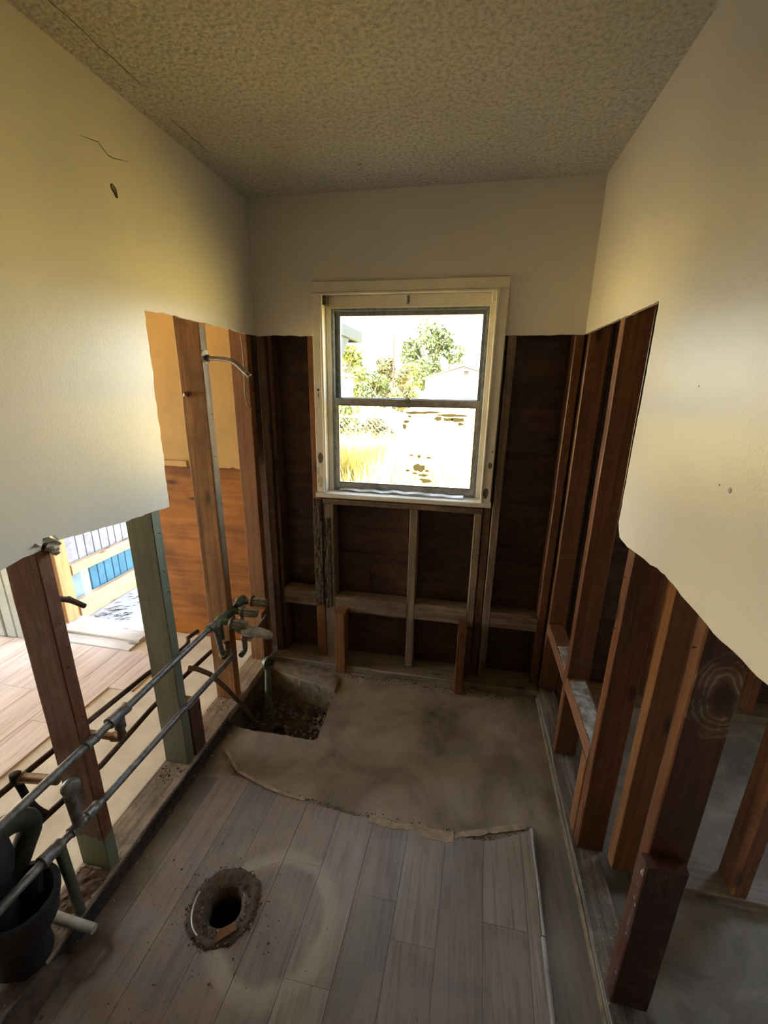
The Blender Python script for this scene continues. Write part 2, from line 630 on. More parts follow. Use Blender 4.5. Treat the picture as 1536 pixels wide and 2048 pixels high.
M['trap'] = plain('dark_trap_brass', (.055, .05, .032), .6, .3, .4, 45, .3)
M['pvc'] = plain('dirty_white_pipe', (.46, .43, .34), .55, 0, .3, 30, .2)
M['cable'] = plain('old_cable', (.36, .24, .13), .6, 0, .2, 50, .2)
M['dirt'] = plain('dark_dirt', (.045, .028, .018), .95, 0, .4, 30, .6, (.11, .07, .045))
M['dirt_tan'] = plain('tan_dust', (.22, .165, .105), .95, 0, .4, 26, .8, (.10, .07, .042))
M['crumb'] = plain('plaster_crumbs', (.46, .41, .33), .9, 0, .3, 60, .2)
M['rot'] = plain('rotted_wood_crumbs', (.13, .065, .03), .95, 0, .5, 70, .7, (.04, .022, .012))
M['leaflitter'] = plain('litter_flakes', (.075, .05, .04), .7, 0, .5, 70, .2, (.24, .20, .185))
M['decay'] = plain('decayed_wood', (.11, .075, .045), .9, 0, .5, 55, .9, (.02, .013, .009))
M['rubber_strip'] = plain('grey_trim_strip', (.34, .325, .30), .5, 0, .25, 18, .15)
M['tan_strip'] = plain('tan_flooring_edge', (.42, .33, .21), .7, 0, .3, 30, .3)
M['wax'] = plain('old_wax_and_rust', (.11, .068, .035), .75, 0, .5, 45, .8, (.035, .02, .012))
M['dark_pipe'] = plain('drain_bore', (.02, .02, .019), .5, 0, .2, 30, .1)
M['wire'] = plain('pale_wire', (.66, .62, .54), .4, .3, .1, 30, 0)
M['shard'] = plain('rust_shard', (.20, .09, .03), .5, .2, .3, 40, .3)
M['nail'] = plain('nail_steel', (.10, .07, .05), .5, .8, .3, 60, 0)
M['ext_wall'] = plain('exterior_siding', (.55, .53, .48), .8, 0, .1, 10, .1)
M['panel_green'] = plain('grey_green_panel', (.42, .44, .37), .6, 0, .15, 8, .1)
M['patio'] = plain('patio_concrete', (.52, .54, .56), .8, 0, .12, 5, .2)
M['blue'] = plain('blue_fence_board', (.06, .20, .31), .6, 0, .2, 12, .1)
M['lilac'] = plain('weathered_fence_board', (.33, .335, .39), .8, 0, .25, 14, .2)
M['fence_white'] = plain('pale_fence_board', (.24, .34, .40), .7, 0, .15, 12, .1)
M['sidewood'] = plain('blue_grey_fascia', (.02, .036, .046), .8, 0, .25, 10, .2)
M['roofing'] = plain('patio_roofing', (.03, .05, .058), .7, 0, .15, 8, .1)
M['earth'] = plain('dry_lawn', (.76, .53, .155), .95, 0, .2, 2.0, .2, (.61, .45, .115))
M['straw'] = plain('dry_grass_blade', (.80, .56, .15), .8, 0, .3, 1.2, 0, (.46, .39, .07))
M['straw_dark'] = plain('olive_weed_blade', (.16, .14, .03), .8, 0, .3, 1.2, 0, (.10, .12, .02))
M['leaf_a'] = plain('leaf_mid_green', (.075, .10, .028), .7, 0, .5, 1.1, 0, (.035, .055, .02))
M['leaf_b'] = plain('leaf_yellow_green', (.14, .16, .025), .7, 0, .4, 1.1, 0, (.07, .09, .02))
M['leaf_c'] = plain('leaf_olive', (.095, .085, .028), .7, 0, .5, 1.1, 0, (.045, .055, .02))
M['bark'] = plain('bark', (.10, .075, .05), .9, 0, .3, 20, .4)
M['stucco'] = plain('white_stucco', (.78, .77, .75), .85, 0, .05, 6, .1)
M['shingle'] = plain('pale_roofing', (.045, .037, .032), .85, 0, .2, 10, .2)
M['pole'] = plain('pole_wood', (.026, .016, .010), .9, 0, .3, 12, .2)
M['dish'] = plain('dish_grey', (.045, .055, .052), .5, .1, .1, 10, 0)
M['chain'] = plain('fence_wire', (.10, .095, .07), .6, .2, .2, 20, 0)
M['rail'] = plain('fence_rail_galvanised', (.66, .66, .64), .5, .3, .1, 20, 0)
M['vent'] = plain('vent_dark', (.03, .027, .027), .8)
def m_grime():
    t = NT('pane_grime')
    df = t.n('BsdfDiffuse')
    tl = t.n('BsdfTranslucent')
    df.inputs[0].default_value = (.30, .24, .10, 1)
    tl.inputs[0].default_value = (.12, .092, .036, 1)
    mx = t.n('MixShader')
    mx.inputs[0].default_value = .55
    t.l(df.outputs[0], mx.inputs[1])
    t.l(tl.outputs[0], mx.inputs[2])
    t.l(mx.outputs[0], t.out.inputs[0])
    return t.m


M['grime'] = m_grime()

# ------------------------------------------------------------------ room shell
XL, XR, D, H = -1.072, .476, 2.121, 2.44      # drywall faces, window wall, ceiling
SL, SR, SD = -1.085, .489, 2.134              # stud faces
CUT, LOW = 1.857, 1.195                       # where the drywall has been cut away

# floor slab: one pour through all three rooms, with the bath drain pit and the toilet drain
PIT = [(-1.045, 1.552), (-.99, 1.546), (-.90, 1.543), (-.80, 1.546), (-.70, 1.545), (-.616, 1.546), (-.603, 1.565), (-.607, 1.65),
       (-.612, 1.74), (-.622, 1.82), (-.618, 1.87), (-.650, 1.905), (-.72, 1.925), (-.82, 1.935), (-.92, 1.955), (-1.0, 1.985), (-1.045, 2.0)]
FC = (-.668, .846)                            # toilet drain centre
mb = MB()
hole = [(FC[0] + .062 * cos(a * pi / 12), FC[1] + .062 * sin(a * pi / 12)) for a in range(24)]
pit = rough_line(PIT, .018, .006, 3.0)
mb.prism([(-5, -2.6), (3.2, -2.6), (3.2, 2.25), (-5, 2.25)], [pit, hole], lambda u, v, t: (u, v, t), 0, -.14)
floor = struct(mb.build('floor', M['concrete'], org=(0, 0, 0)))
mb = MB()                                     # rubble bottom of the pit
N = 26
vs, fs = [], []
for i in range(N):
    for j in range(N):
        x, y = -1.10 + .56 * i / (N - 1), 1.5 + .56 * j / (N - 1)
        z = -.15 + .03 * noise.noise(Vector((x * 14, y * 14, 0))) + .012 * noise.noise(Vector((x * 60, y * 60, 2)))
        z += max(0, y - 1.84) * .55
        vs.append((x, y, z))
for i in range(N - 1):
    for j in range(N - 1):
        fs.append((i * N + j, i * N + N + j, i * N + N + j + 1, i * N + j + 1))
mb.add(vs, fs)
mb.build('pit_bottom', M['dirt'], floor, smooth=True)
# mortar bank on the window side of the pit
mb = MB()
vs, fs = [], []
for i in range(22):
    for j in range(9):
        x = -1.062 + .465 * i / 21
        ye = 1.922 + max(0, -.72 - x) * .22 - max(0, x + .69) * .75
        y = ye - .035 + .16 * (j / 8) ** 1.3
        u = (y - ye + .035) / .05
        z = -.13 + .148 * min(1, u) ** .7 - max(0, y - ye - .05) * .08
        z += .010 * noise.noise(Vector((x * 26, y * 26, 7))) + .004 * noise.noise(Vector((x * 80, y * 80, 2)))
        if i > 20:
            z = min(z, -.012)
        vs.append((x, y, z))
for i in range(21):
    for j in range(8):
        fs.append((i * 9 + j, i * 9 + 9 + j, i * 9 + 10 + j, i * 9 + 1 + j))
mb.add(vs, fs)
mb.build('mortar_bank', M['dirt_tan'], floor, smooth=True)

# ceiling over everything, and the roof deck above it
mb = MB()
mb.box(-5, 3.2, -2.6, D + .12, H, H + .02)
ceiling = struct(mb.build('ceiling', M['popcorn'], org=(0, 0, H)))
mb = MB()
for q in range(7):
    mb.chunk((-.475 + .006 * cos(q * 2.1), 1.891 + .005 * sin(q * 1.7), H - .001), .0035, q)
mb.build('popcorn_scab', M['chip'], ceiling)
for xa, ya, yb in ((-.975, 1.00, 1.36), (-1.00, 1.50, 1.72)):
    mb = MB()
    mb.tube([(xa + .006 * noise.noise(Vector((q * .9, xa, 0))), ya + (yb - ya) * q / 9, H - .0005) for q in range(10)], [.0004] + [.0014] * 8 + [.0004], 5)
    mb.build('crack', M['chip'], ceiling)
mb = MB()
mb.box(-5.3, 3.6, -3.2, 2.62, H + .16, H + .24)
mb.box(-5.3, 3.6, 2.60, 2.62, H + .04, H + .16)
struct(mb.build('roof', M['shingle'], org=(0, 0, H + .16)))

# left wall drywall: cut high beside the bath, cut low towards the camera
cutL = [(2.121, 1.857), (1.86, 1.860), (1.655, 1.861), (1.475, 1.862), (1.359, 1.857), (1.359, 1.765), (1.356, 1.396), (1.352, 1.186),
        (1.25, 1.190), (1.125, 1.194), (.99, 1.207), (.905, 1.214), (.895, 1.232), (.862, 1.234), (.85, 1.205), (.80, 1.204), (.744, 1.194), (.2, 1.20), (-2.6, 1.20)]
outer = rough_line(cutL, .02, .0045, 1.3, close=False) + [(-2.6, H), (D, H)]
hl = [(1.300 + .008 * cos(a) * (1 + .3 * sin(3 * a)) - .006 * sin(a), 2.170 + .015 * sin(a)) for a in [2 * pi * k / 12 for k in range(12)]]
mb = MB()
mb.prism(outer, [hl], lambda u, v, t: (t, u, v), XL, XL - .0127)
wall_left = struct(mb.build('wall_left', M['paint'], org=(XL, 0, 0)))
mb = MB()
ck = [(1.203, 2.262), (1.235, 2.268), (1.263, 2.274), (1.28, 2.264), (1.294, 2.256), (1.315, 2.257), (1.332, 2.262), (1.374, 2.273)]
mb.tube([(XL + .0002, a, b) for a, b in ck], [.0004, .0009, .0012, .0012, .0014, .0011, .0010, .0004], 5)
mb.build('crack', M['chip'], wall_left)
mb = MB()
rim = [(1.300 + .0085 * cos(a) * (1 + .3 * sin(3 * a)) - .006 * sin(a), 2.170 + .0155 * sin(a)) for a in [2 * pi * k / 12 for k in range(13)]]
mb.tube([(XL + .0005, a, b) for a, b in rim], .0016, 5)
mb.build('torn_paper', M['chip'], wall_left)
# back sheet of the stud bay, seen through the hole
mb = MB()
mb.prism([(-2.6, 1.27), (1.30, 1.27), (1.30, 1.93), (2.12, 1.93), (2.12, H), (-2.6, H)], [], lambda u, v, t: (t, u, v), -1.198, -1.211)
mb.build('drywall_sheet', M['cream'], wall_left)
# right wall drywall
cutR = [(2.121, 1.853), (1.62, 1.855), (1.355, 1.856), (1.354, 1.656), (1.359, 1.238), (1.33, 1.200), (1.257, 1.195), (1.12, 1.208), (1.018, 1.218),
        (.893, 1.207), (.777, 1.199), (.65, 1.204), (.2, 1.20), (-2.6, 1.20)]
outer = rough_line(cutR, .02, .0045, 9.3, close=False) + [(-2.6, H), (D, H)]
mb = MB()
mb.prism(outer, [], lambda u, v, t: (t, u, v), XR, XR + .0127)
wall_right = struct(mb.build('wall_right', M['paint'], org=(XR, 0, 0)))
mb = MB()
mb.prism([(-2.6, 1.26), (1.34, 1.26), (1.34, H), (-2.6, H)], [], lambda u, v, t: (t, u, v), XR + .105, XR + .118)
mb.build('drywall_sheet', M['paint'], wall_right)
mb = MB()
for yy, zz, r in ((.858, 1.459, .006), (.893, 1.461, .0022), (1.05, 1.64, .0018)):
    mb.lathe([(r, 0), (r * .7, .0012), (0, .0014)], (XR, yy, zz), (-1, 0, 0), 10)
mb.build('nail_pop', M['gypsum'], wall_right)
# window wall drywall above the cut
WL, WR, WB, WT = -.719, .095, 1.076, 2.039    # window opening
outer = rough_line([(XL, CUT), (-.785, 1.853)], .015, .004, 4.4, close=False) + [(WL - .03, 1.853), (WL - .03, WT + .03), (WR + .03, WT + .03), (WR + .03, 1.852)] + \
    rough_line([(.142, 1.851), (XR, 1.852)], .015, .003, 5.4, close=False) + [(XR, H), (XL, H)]
mb = MB()
mb.prism(outer, [], lambda u, v, t: (u, t, v), D, D + .0127)
wall_back = struct(mb.build('wall_back', M['paint'], org=(0, D, 0)))
# corner tape standing a little proud in the left corner
# sheathing outside the studs: plywood sheets with level joints
YS = 2.228
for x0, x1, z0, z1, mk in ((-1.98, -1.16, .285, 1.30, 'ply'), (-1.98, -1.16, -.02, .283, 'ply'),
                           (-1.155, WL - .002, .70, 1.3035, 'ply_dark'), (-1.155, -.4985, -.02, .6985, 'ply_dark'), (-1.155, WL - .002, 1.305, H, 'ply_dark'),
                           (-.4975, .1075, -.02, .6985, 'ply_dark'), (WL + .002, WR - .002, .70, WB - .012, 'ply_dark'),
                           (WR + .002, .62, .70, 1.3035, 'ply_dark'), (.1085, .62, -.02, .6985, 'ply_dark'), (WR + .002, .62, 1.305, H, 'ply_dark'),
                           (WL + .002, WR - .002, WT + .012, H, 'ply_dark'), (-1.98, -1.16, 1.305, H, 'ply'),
                           (.625, 1.9, -.02, 1.2, 'ply_dark'), (.625, 1.9, 1.205, H, 'ply_dark'), (1.905, 3.2, -.02, .9, 'ply_dark'), (1.905, 3.2, 1.95, H, 'ply_dark'), (2.85, 3.2, .905, 1.945, 'ply_dark')):  # gap near the right end: unseen opening added to light the right room
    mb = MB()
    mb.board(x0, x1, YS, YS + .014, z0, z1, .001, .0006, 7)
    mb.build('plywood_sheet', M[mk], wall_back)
mb = MB()                                     # siding layer outside, closes the wall but for the added opening
for x0, x1, z0, z1 in ((-1.99, WL - .02, -.3, H + .1), (WL - .02, WR + .02, -.3, WB - .02), (WL - .02, WR + .02, WT + .02, H + .1), (WR + .02, 1.905, -.3, H + .1), (1.905, 3.2, -.3, .9), (1.905, 3.2, 1.95, H + .1), (2.85, 3.2, .9, 1.95),
                       (-2.69, -1.99, 2.08, H + .1)):
    mb.box(x0, x1, YS + .016, YS + .03, z0, z1)
mb.build('siding', M['ext_wall'], wall_back)
# cream drywall of the neighbouring room, ragged at its lower edge, with a ledge trim
outer = rough_line([(-1.98, 1.168), (-1.70, 1.170), (-1.545, 1.172), (-1.53, 1.176), (-1.345, 1.172), (-1.19, 1.176)], .012, .010, 2.2, close=False) + [(-1.19, H), (-1.98, H)]
mb = MB()
mb.prism(outer, [], lambda u, v, t: (u, t, v), 2.130, 2.143)
mb.build('cream_drywall', M['cream'], wall_back)
mb = MB()
mb.board(-1.98, -1.535, 2.118, 2.1295, 1.172, 1.205, .002, .001)
mb.build('ledge_strip', M['cream'], wall_back)
# remaining outer walls of the building (mostly out of view, they shape the light)
mb = MB()
mb.box(-1.2, .6, -1.62, -1.55, 0, H)
struct(mb.build('wall_front', M['ply_dark'], org=(0, -1.6, 0)))
mb = MB()
mb.box(3.2, 3.3, -2.6, 2.25, 0, H)
mb.box(.6, 3.2, -2.7, -2.6, 0, H)
mb.build('wall_outer', M['ply_dark'], wall_right)
mb = MB()
mb.box(-5.1, -5, -2.7, .4, 0, H)
mb.box(-5.1, -5, 1.9, 2.25, 0, H)
mb.box(-5.1, -5, .4, 1.9, 2.25, H)  # unseen opening below, added to brighten the next room
mb.box(-5, -1.2, -2.7, -2.6, 0, H)
mb.build('wall_outer', M['ply_dark'], wall_left)
# grooved panel wall left of the doorway in the next room
px = -2.70
while px > -4.95:
    mb = MB()
    w = random.uniform(.085, .11)
    mb.board(px - w + .006, px, 1.935 + random.uniform(0, .006), 1.96, .012, H, .006, .001, 5)
    mb.build('wall_panel', M['panel_green'], wall_left)
    px -= w
mb = MB()
mb.box(-5, -2.705, 1.962, 2.25, 0, H)
mb.build('wall_core', M['ext_wall'], wall_left)

exec_later = []

# ------------------------------------------------------------------ flooring pieces (children of the floor)
EDGE = [(-1.02, 1.262), (-.93, 1.272), (-.872, 1.300), (-.80, 1.283), (-.72, 1.262), (-.657, 1.250), (-.56, 1.243), (-.479, 1.236), (-.41, 1.229), (-.35, 1.222), (-.24, 1.228), (-.16, 1.222), (-.093, 1.233),
        (-.02, 1.227), (.041, 1.232), (.12, 1.222), (.19, 1.229), (.26, 1.262), (.31, 1.286), (.345, 1.306)]


def edge_y(x):
    for (xa, ya), (xb, yb) in zip(EDGE, EDGE[1:]):
        if xa <= x <= xb:
            return ya + (yb - ya) * (x - xa) / (xb - xa) + .003 * noise.noise(Vector((x * 60, 0, 0)))
    return EDGE[0][1] if x < EDGE[0][0] else EDGE[-1][1]


SL_ = .034                                    # the planks run slightly off square
XB = [-1.035, -.949, -.81, -.671, -.532, -.393, -.254, -.115, .024, .163, .300, .341]
JO = [(.55,), (.42,), (.985, .10), (.31,), (1.02, .2), (.72,), (.968, -.1), (.868, -.2), (.30,), (.968, .1), (.5,)]
RF = .108


def bx(k, y):
    x = XB[k] + SL_ * (y - 1.2)
    if k == 0:
        x = max(x, -1.048 if y > .62 else -1.0)
    return x


for k in range(len(XB) - 1):
    ends = [-1.5] + sorted(JO[k]) + [None]
    for a, b in zip(ends, ends[1:]):
        top = b if b is not None else 1.34
        ys = []
        y = a
        while y < top:
            ys.append(y)
            y += .012 if abs(y - FC[1]) < .14 or y > 1.15 else .08
        left, right = [], []
        for y in ys + [top]:
            xl, xr = bx(k, y) + .0007, bx(k + 1, y) - .0007
            s2 = RF * RF - (y - FC[1]) ** 2
            if s2 > 0:
                s = sqrt(s2)
                if xl < FC[0] - s < xr:
                    xr = FC[0] - s
                elif xl < FC[0] + s < xr:
                    xl = FC[0] + s
            left.append((xl, y))
            right.append((xr, y))
        if b is None:                          # ragged torn end along the bath line
            left = [p for p in left if p[1] < edge_y(p[0])]
            right = [p for p in right if p[1] < edge_y(p[0])]
            x0, x1 = left[-1][0], right[-1][0]
            tops = [(x0 + (x1 - x0) * q / 12, edge_y(x0 + (x1 - x0) * q / 12)) for q in range(13)]
        else:
            left[-1] = (left[-1][0], top - .0007)
            right[-1] = (right[-1][0], top - .0007)
            tops = []
        outl = right + tops[::-1] + left[::-1]
        mb = MB()
        z = .0035 + random.uniform(0, .0006)
        mb.prism(outl, [], lambda u, v, t: (u, v, t), z, .0004)
        mb.build('vinyl_plank', M['vinyl'], floor)

# laminate boards of the room next door
LX = [-1.70, -1.85] + [-1.85 - .192 * k for k in range(1, 16)]
rnd = random.Random(4)
for k in range(len(LX) - 1):
    x1, x0 = LX[k] - .001, LX[k + 1] + .001
    if k == 0:
        segs = [(1.655, 1.965)]
    else:
        off = rnd.uniform(0, 1.15)
        cuts = [-2.5 + off + 1.2 * q for q in range(5)]
        cuts = [-2.59] + [c_ for c_ in cuts if -2.4 < c_ < 1.85] + [1.965 if x1 > -2.72 else 1.93]
        segs = list(zip(cuts, cuts[1:]))
    for a, b in segs:
        mb = MB()
        mb.board(x0, x1, a + .001, b - .001, .0005, .0085, .0012, 0, 2)
        mb.build('laminate_plank', M['laminate'], floor)
# doorway threshold
for y0, y1, z in ((1.970, 2.055, .014), (2.058, 2.155, .026), (2.158, 2.25, .020)):
    mb = MB()
    mb.board(-2.64, -1.99, y0, y1, .0005, z, .003, .001)
    mb.build('threshold_board', M['threshold'], floor)

# ------------------------------------------------------------------ timber framing


def stud(name, label, cat, box, mat, parts=(), group=None, **kw):
    mb = MB()
    mb.board(*box, **kw)
    o = mb.build(name, M[mat])
    return tag(o, label, cat, group)


def nails(parent, pts, axis, mat='nail'):
    for p in pts:
        mb = MB()
        mb.lathe([(.001, -.008), (.001, .007), (.003, .0075), (.003, .0085), (0, .009)], p, axis, 8)
        mb.build('nail', M[mat], parent)


# left wall
SB = -1.196                                   # back of the old deep studs
o = stud('wall_stud', 'dark brown wall stud with a green painted foot, crossed by pipes', 'stud', (SB, SL, .843, .884, .045, 1.30), 'stud_brown', n=16)
nails(o, [(SL, .862, .98), (SL, .868, .90), (SL, .858, .84), (SL, .866, .66)], (1, 0, 0))
mb = MB()                                     # lump of torn drywall hanging on its head
rl = random.Random(3)
for q in range(9):
    mb.chunk((XL - .002 + rl.uniform(-.01, .018), .872 + rl.uniform(-.03, .03), 1.205 + rl.uniform(-.02, .022)), .022, q)
tag(mb.build('plaster_lump', M['gypsum']), 'torn lump of grey plaster hanging over the head of the brown stud', 'plaster')
o = stud('wall_stud', 'green painted wall stud in front of the bright doorway', 'stud', (SB, SL, 1.268, 1.314, .045, 1.30), 'stud_green', n=16)
nails(o, [(SL, 1.29, 1.1), (SL, 1.285, .95), (SL, 1.295, .86)], (1, 0, 0))
stud('blocking_board', 'short dark block standing against the foot of the green stud', 'blocking', (-1.180, SL + .004, 1.318, 1.392, .045, .292), 'wood_dark')
o = stud('wall_stud', 'orange knotty wall stud carrying the shower arm and bath valve', 'stud', (SB, SL, 1.672, 1.722, .045, 2.0), 'stud_orange', n=18)
nails(o, [(SL, 1.70, 1.50), (SL, 1.69, 1.32), (SL, 1.705, 1.1)], (1, 0, 0))
mb = MB()
mb.tube([(SB + .014, 1.6715, 1.575), (SB + .03, 1.664, 1.582), (SB + .04, 1.668, 1.59)], [.008, .013, .004], 7)
mb.build('torn_tag', M['shard'], o)
mb = MB()                                     # white plaster smear round the shower pipe
mb.lathe([(.03, 0), (.027, .006), (.014, .012), (.0, .013)], (SL - .001, 1.697, 1.733), (1, .1, 0), 14, .006)
mb.build('plaster_patch', M['plaster'], o)
mb = MB()
mb.board(SL - .001, SL + .0012, 1.677, 1.719, .75, 1.85, .0005, .0005)
mb.build('grey_stain', M['wood_grey'], o)
stud('wall_stud', 'smooth orange brown stud beside the window wall, a cable down its face', 'stud', (-1.178, SL, 2.060, 2.106, .045, 2.0), 'stud_smooth', n=14)
stud('blocking_board', 'short split orange block at the foot of the smooth stud, behind the bath spout', 'blocking', (-1.176, SL - .004, 2.012, 2.058, .045, .36), 'stud_orange')
mb = MB()
mb.board(-1.20, XL, .60, 2.058, .0005, .043, .004, .003, 44)
o = tag(mb.build('bottom_plate', M['plate_wood']), 'dusty pale bottom plate along the left wall under the pipes', 'bottom plate')

mb = MB()
vs, fs = [], []
for k in range(60):                           # black strip painting in the shade on the plate face and floor joint
    y = .56 + 1.0 * k / 59
    w = .008 * noise.noise(Vector((2, y * 13, 3))) + .004 * noise.noise(Vector((2, y * 50, 3)))
    for x, z in ((XL + .0008, .001), (XL + .0008, .030 + w * .6), (XL + .0045, .026 + w * .6), (XL + .006, .0065), (XL + .026 + w, .0052), (XL + .028 + w, .001)):
        vs.append((x, y, z))
for k in range(59):
    for i in range(6):
        fs.append((k * 6 + i, k * 6 + (i + 1) % 6, k * 6 + 6 + (i + 1) % 6, k * 6 + 6 + i))
mb.add(vs, fs)
tag(mb.build('shade_strip', M['shade']), 'black strip painted as shade between the left plate and the plank floor', 'shade')

# window wall
F0 = SD
stud('corner_stud', 'dark corner stud at the left end of the window wall', 'stud', (-1.066, -1.024, F0 - .006, 2.226, .045, 2.0), 'wood_dark', n=14)
stud('corner_stud', 'second dark corner stud, touching the plywood left of the window', 'stud', (-1.020, -.998, F0 + .012, 2.226, .045, 2.0), 'wood_dark', n=14)
o = stud('wall_stud', 'full height stud left of the window, rotted dark in its middle', 'stud', (-.800, -.748, F0, 2.226, .045, 2.0), 'stud_smooth', n=16)
# decayed crust on it
mb = MB()
vs, fs = [], []
for i in range(34):
    for j in range(9):
        z = .375 + .665 * i / 33
        x = -.803 + .058 * j / 8
        e = max(abs(j - 4) - 3, 0)
        y = F0 - .003 - .008 * max(0, noise.noise(Vector((x * 70, z * 34, 1))) + .35) + (.009 if e or i in (0, 33) else 0)
        vs.append((x, y, z))
for i in range(33):
    for j in range(8):
        fs.append((i * 9 + j, i * 9 + j + 1, i * 9 + j + 10, i * 9 + j + 9))
mb.add(vs, fs)
mb.build('decayed_crust', M['decay'], o)
o = stud('trimmer_stud', 'rotted trimmer stud under the left end of the window sill', 'stud', (-.744, -.686, F0 + .002, 2.226, .045, 1.004), 'wood_grey', n=12)
mb = MB()
vs, fs = [], []
for i in range(30):
    for j in range(8):
        z = .37 + .56 * i / 29
        x = -.745 + .045 * j / 7
        y = F0 - .001 - .008 * max(0, noise.noise(Vector((x * 80, z * 30, 9))) + .3) + (.008 if j in (0, 7) or i in (0, 29) else 0)
        vs.append((x, y, z))
for i in range(29):
    for j in range(7):
        fs.append((i * 8 + j, i * 8 + j + 1, i * 8 + j + 9, i * 8 + j + 8))
mb.add(vs, fs)
mb.build('decayed_crust', M['decay'], o)
stud('wall_stud', 'thin cripple stud under the middle of the window sill', 'stud', (-.265, -.223, F0, 2.226, .045, 1.004), 'wood_grey', n=12)
stud('trimmer_stud', 'trimmer stud under the right end of the window sill', 'stud', (.068, .106, F0, 2.226, .045, 1.004), 'wood_grey', n=12)
stud('wall_stud', 'full height stud right of the window, first beside the trimmer', 'stud', (.110, .148, F0 + .003, 2.226, .045, 2.0), 'wood_dark', n=12)
stud('wall_stud', 'grey faced stud between the right window studs and the dark plywood', 'stud', (.153, .192, F0, 2.226, .045, 2.0), 'wood_grey', n=12)
stud('corner_stud', 'brown corner stud at the right end of the window wall', 'stud', (.440, .480, F0, 2.226, .045, 2.0), 'stud_red', n=14)
stud('rough_sill', 'dusty rough sill board under the white window stool', 'sill board', (-.744, .108, F0 - .002, 2.226, 1.005, 1.036), 'wood_dark_x')
for x0, x1, z0, z1, lab in ((-.996, -.802, .378, .470, 'pale stained blocking left of the rotted stud'),
                            (-.684, -.267, .357, .452, 'mud stained blocking left of the cripple stud'),
                            (-.221, .066, .362, .455, 'dusty blocking right of the cripple stud'),
                            (.194, .438, .366, .455, 'dark stained blocking in the right bay of the window wall')):
    stud('blocking_board', lab, 'blocking', (x0, x1, F0 - .002, 2.224, z0, z1), 'wood_dark_x')
stud('ledger_post', 'short brown post standing proud below the left end of the window', 'post', (-.662, -.606, 2.046, F0 - .004, .004, .392), 'stud_smooth')
stud('ledger_post', 'short brown post standing proud below the right end of the window', 'post', (.026, .072, 2.005, F0 - .006, .004, .392), 'stud_red')
stud('trimmer_stud', 'short lower trimmer beside the proud right post', 'stud', (.074, .106, F0 - .03, F0 - .004, .045, .355), 'wood_dark')
mb = MB()
mb.board(-1.068, .474, 2.062, 2.226, .0005, .043, .005, .005, 26)
tag(mb.build('bottom_plate', M['plate_x']), 'dusty bottom plate along the window wall', 'bottom plate')

# right wall
o = stud('corner_stud', 'first stud of the right wall, in the window corner', 'stud', (SR, .575, 2.098, 2.132, .045, 2.0), 'stud_red', n=14)
stud('wall_stud', 'tall red brown stud in the right wall, second from the window corner', 'stud', (SR, .579, 1.660, 1.703, .045, 2.0), 'stud_red', n=16)
o = stud('wall_stud', 'broad faced red brown stud behind the level bath ledger end', 'stud', (SR, .577, 1.240, 1.284, .045, 1.40), 'stud_red', n=16)
nails(o, [(SR, 1.262, 1.10), (SR, 1.26, .93)], (-1, 0, 0))
o = stud('wall_stud', 'knotty brown stud nearest the camera in the right wall', 'stud', (SR, .579, .842, .880, .03, 1.40), 'knotty', n=16)
nails(o, [(SR, .86, 1.13)], (-1, 0, 0))
stud('blocking_board', 'short dark glossy board nailed to the foot of the knotty stud', 'blocking', (.472, .562, .806, .840, .085, .582), 'block_dark')
bb = bpy.data.objects[[o_.name for o_ in COL.objects if o_.get('label', '').startswith('short dark glossy')][0]]
rq = random.Random(8)
mb = MB()
for q in range(16):
    z = .56 - .40 * rq.random() ** 1.3
    y = .8065 + rq.random() * .014
    h, w_ = rq.uniform(.005, .018), rq.uniform(.0015, .005)
    mb.prism([(y, z), (y + w_, z + h * .3), (y + w_ * .7, z + h), (y - w_ * .2, z + h * .7)], [], lambda u, v, t: (t, u, v), .4712, .473)
mb.build('paint_flakes', M['worn_white'], bb)['kind'] = 'stuff'
stud('corner_stud', 'flat turned orange stud just behind the broad faced stud', 'stud', (.590, .662, 1.188, 1.232, .045, 1.40), 'stud_smooth', n=14)
stud('bath_ledger', 'level bath ledger board from the window corner to the second stud', 'ledger', (SR - .001, .565, 1.705, 2.096, .386, .446), 'wood_red_y')
stud('bath_ledger', 'level bath ledger board ending at the broad faced stud', 'ledger', (SR - .001, .565, 1.286, 1.658, .386, .448), 'wood_red_y')
for o_, y0, y1 in ((bpy.data.objects['bath_ledger'], 1.72, 1.90), (bpy.data.objects['bath_ledger.001'], 1.30, 1.645)):
    mb = MB()
    ol = rough_line([(SR + .006, y0), (.556, y0 + .01), (.558, y1), (SR + .006, y1 - .01)], .008, .008, y0)
    mb.prism(ol, [], lambda u, v, t: (u, v, t), .4495, .445)
    mb.build('paint_patch', M['worn_white'], o_)
stud('ledger_post', 'short brown post under the near end of the right ledger', 'post', (SR - .002, .56, 1.290, 1.345, .045, .384), 'stud_smooth')
mb = MB()
mb.board(.475, .566, -1.5, 2.128, .0005, .043, .004, .003, 50)
tag(mb.build('bottom_plate', M['plate_dark']), 'weathered dark bottom plate along the right wall', 'bottom plate')
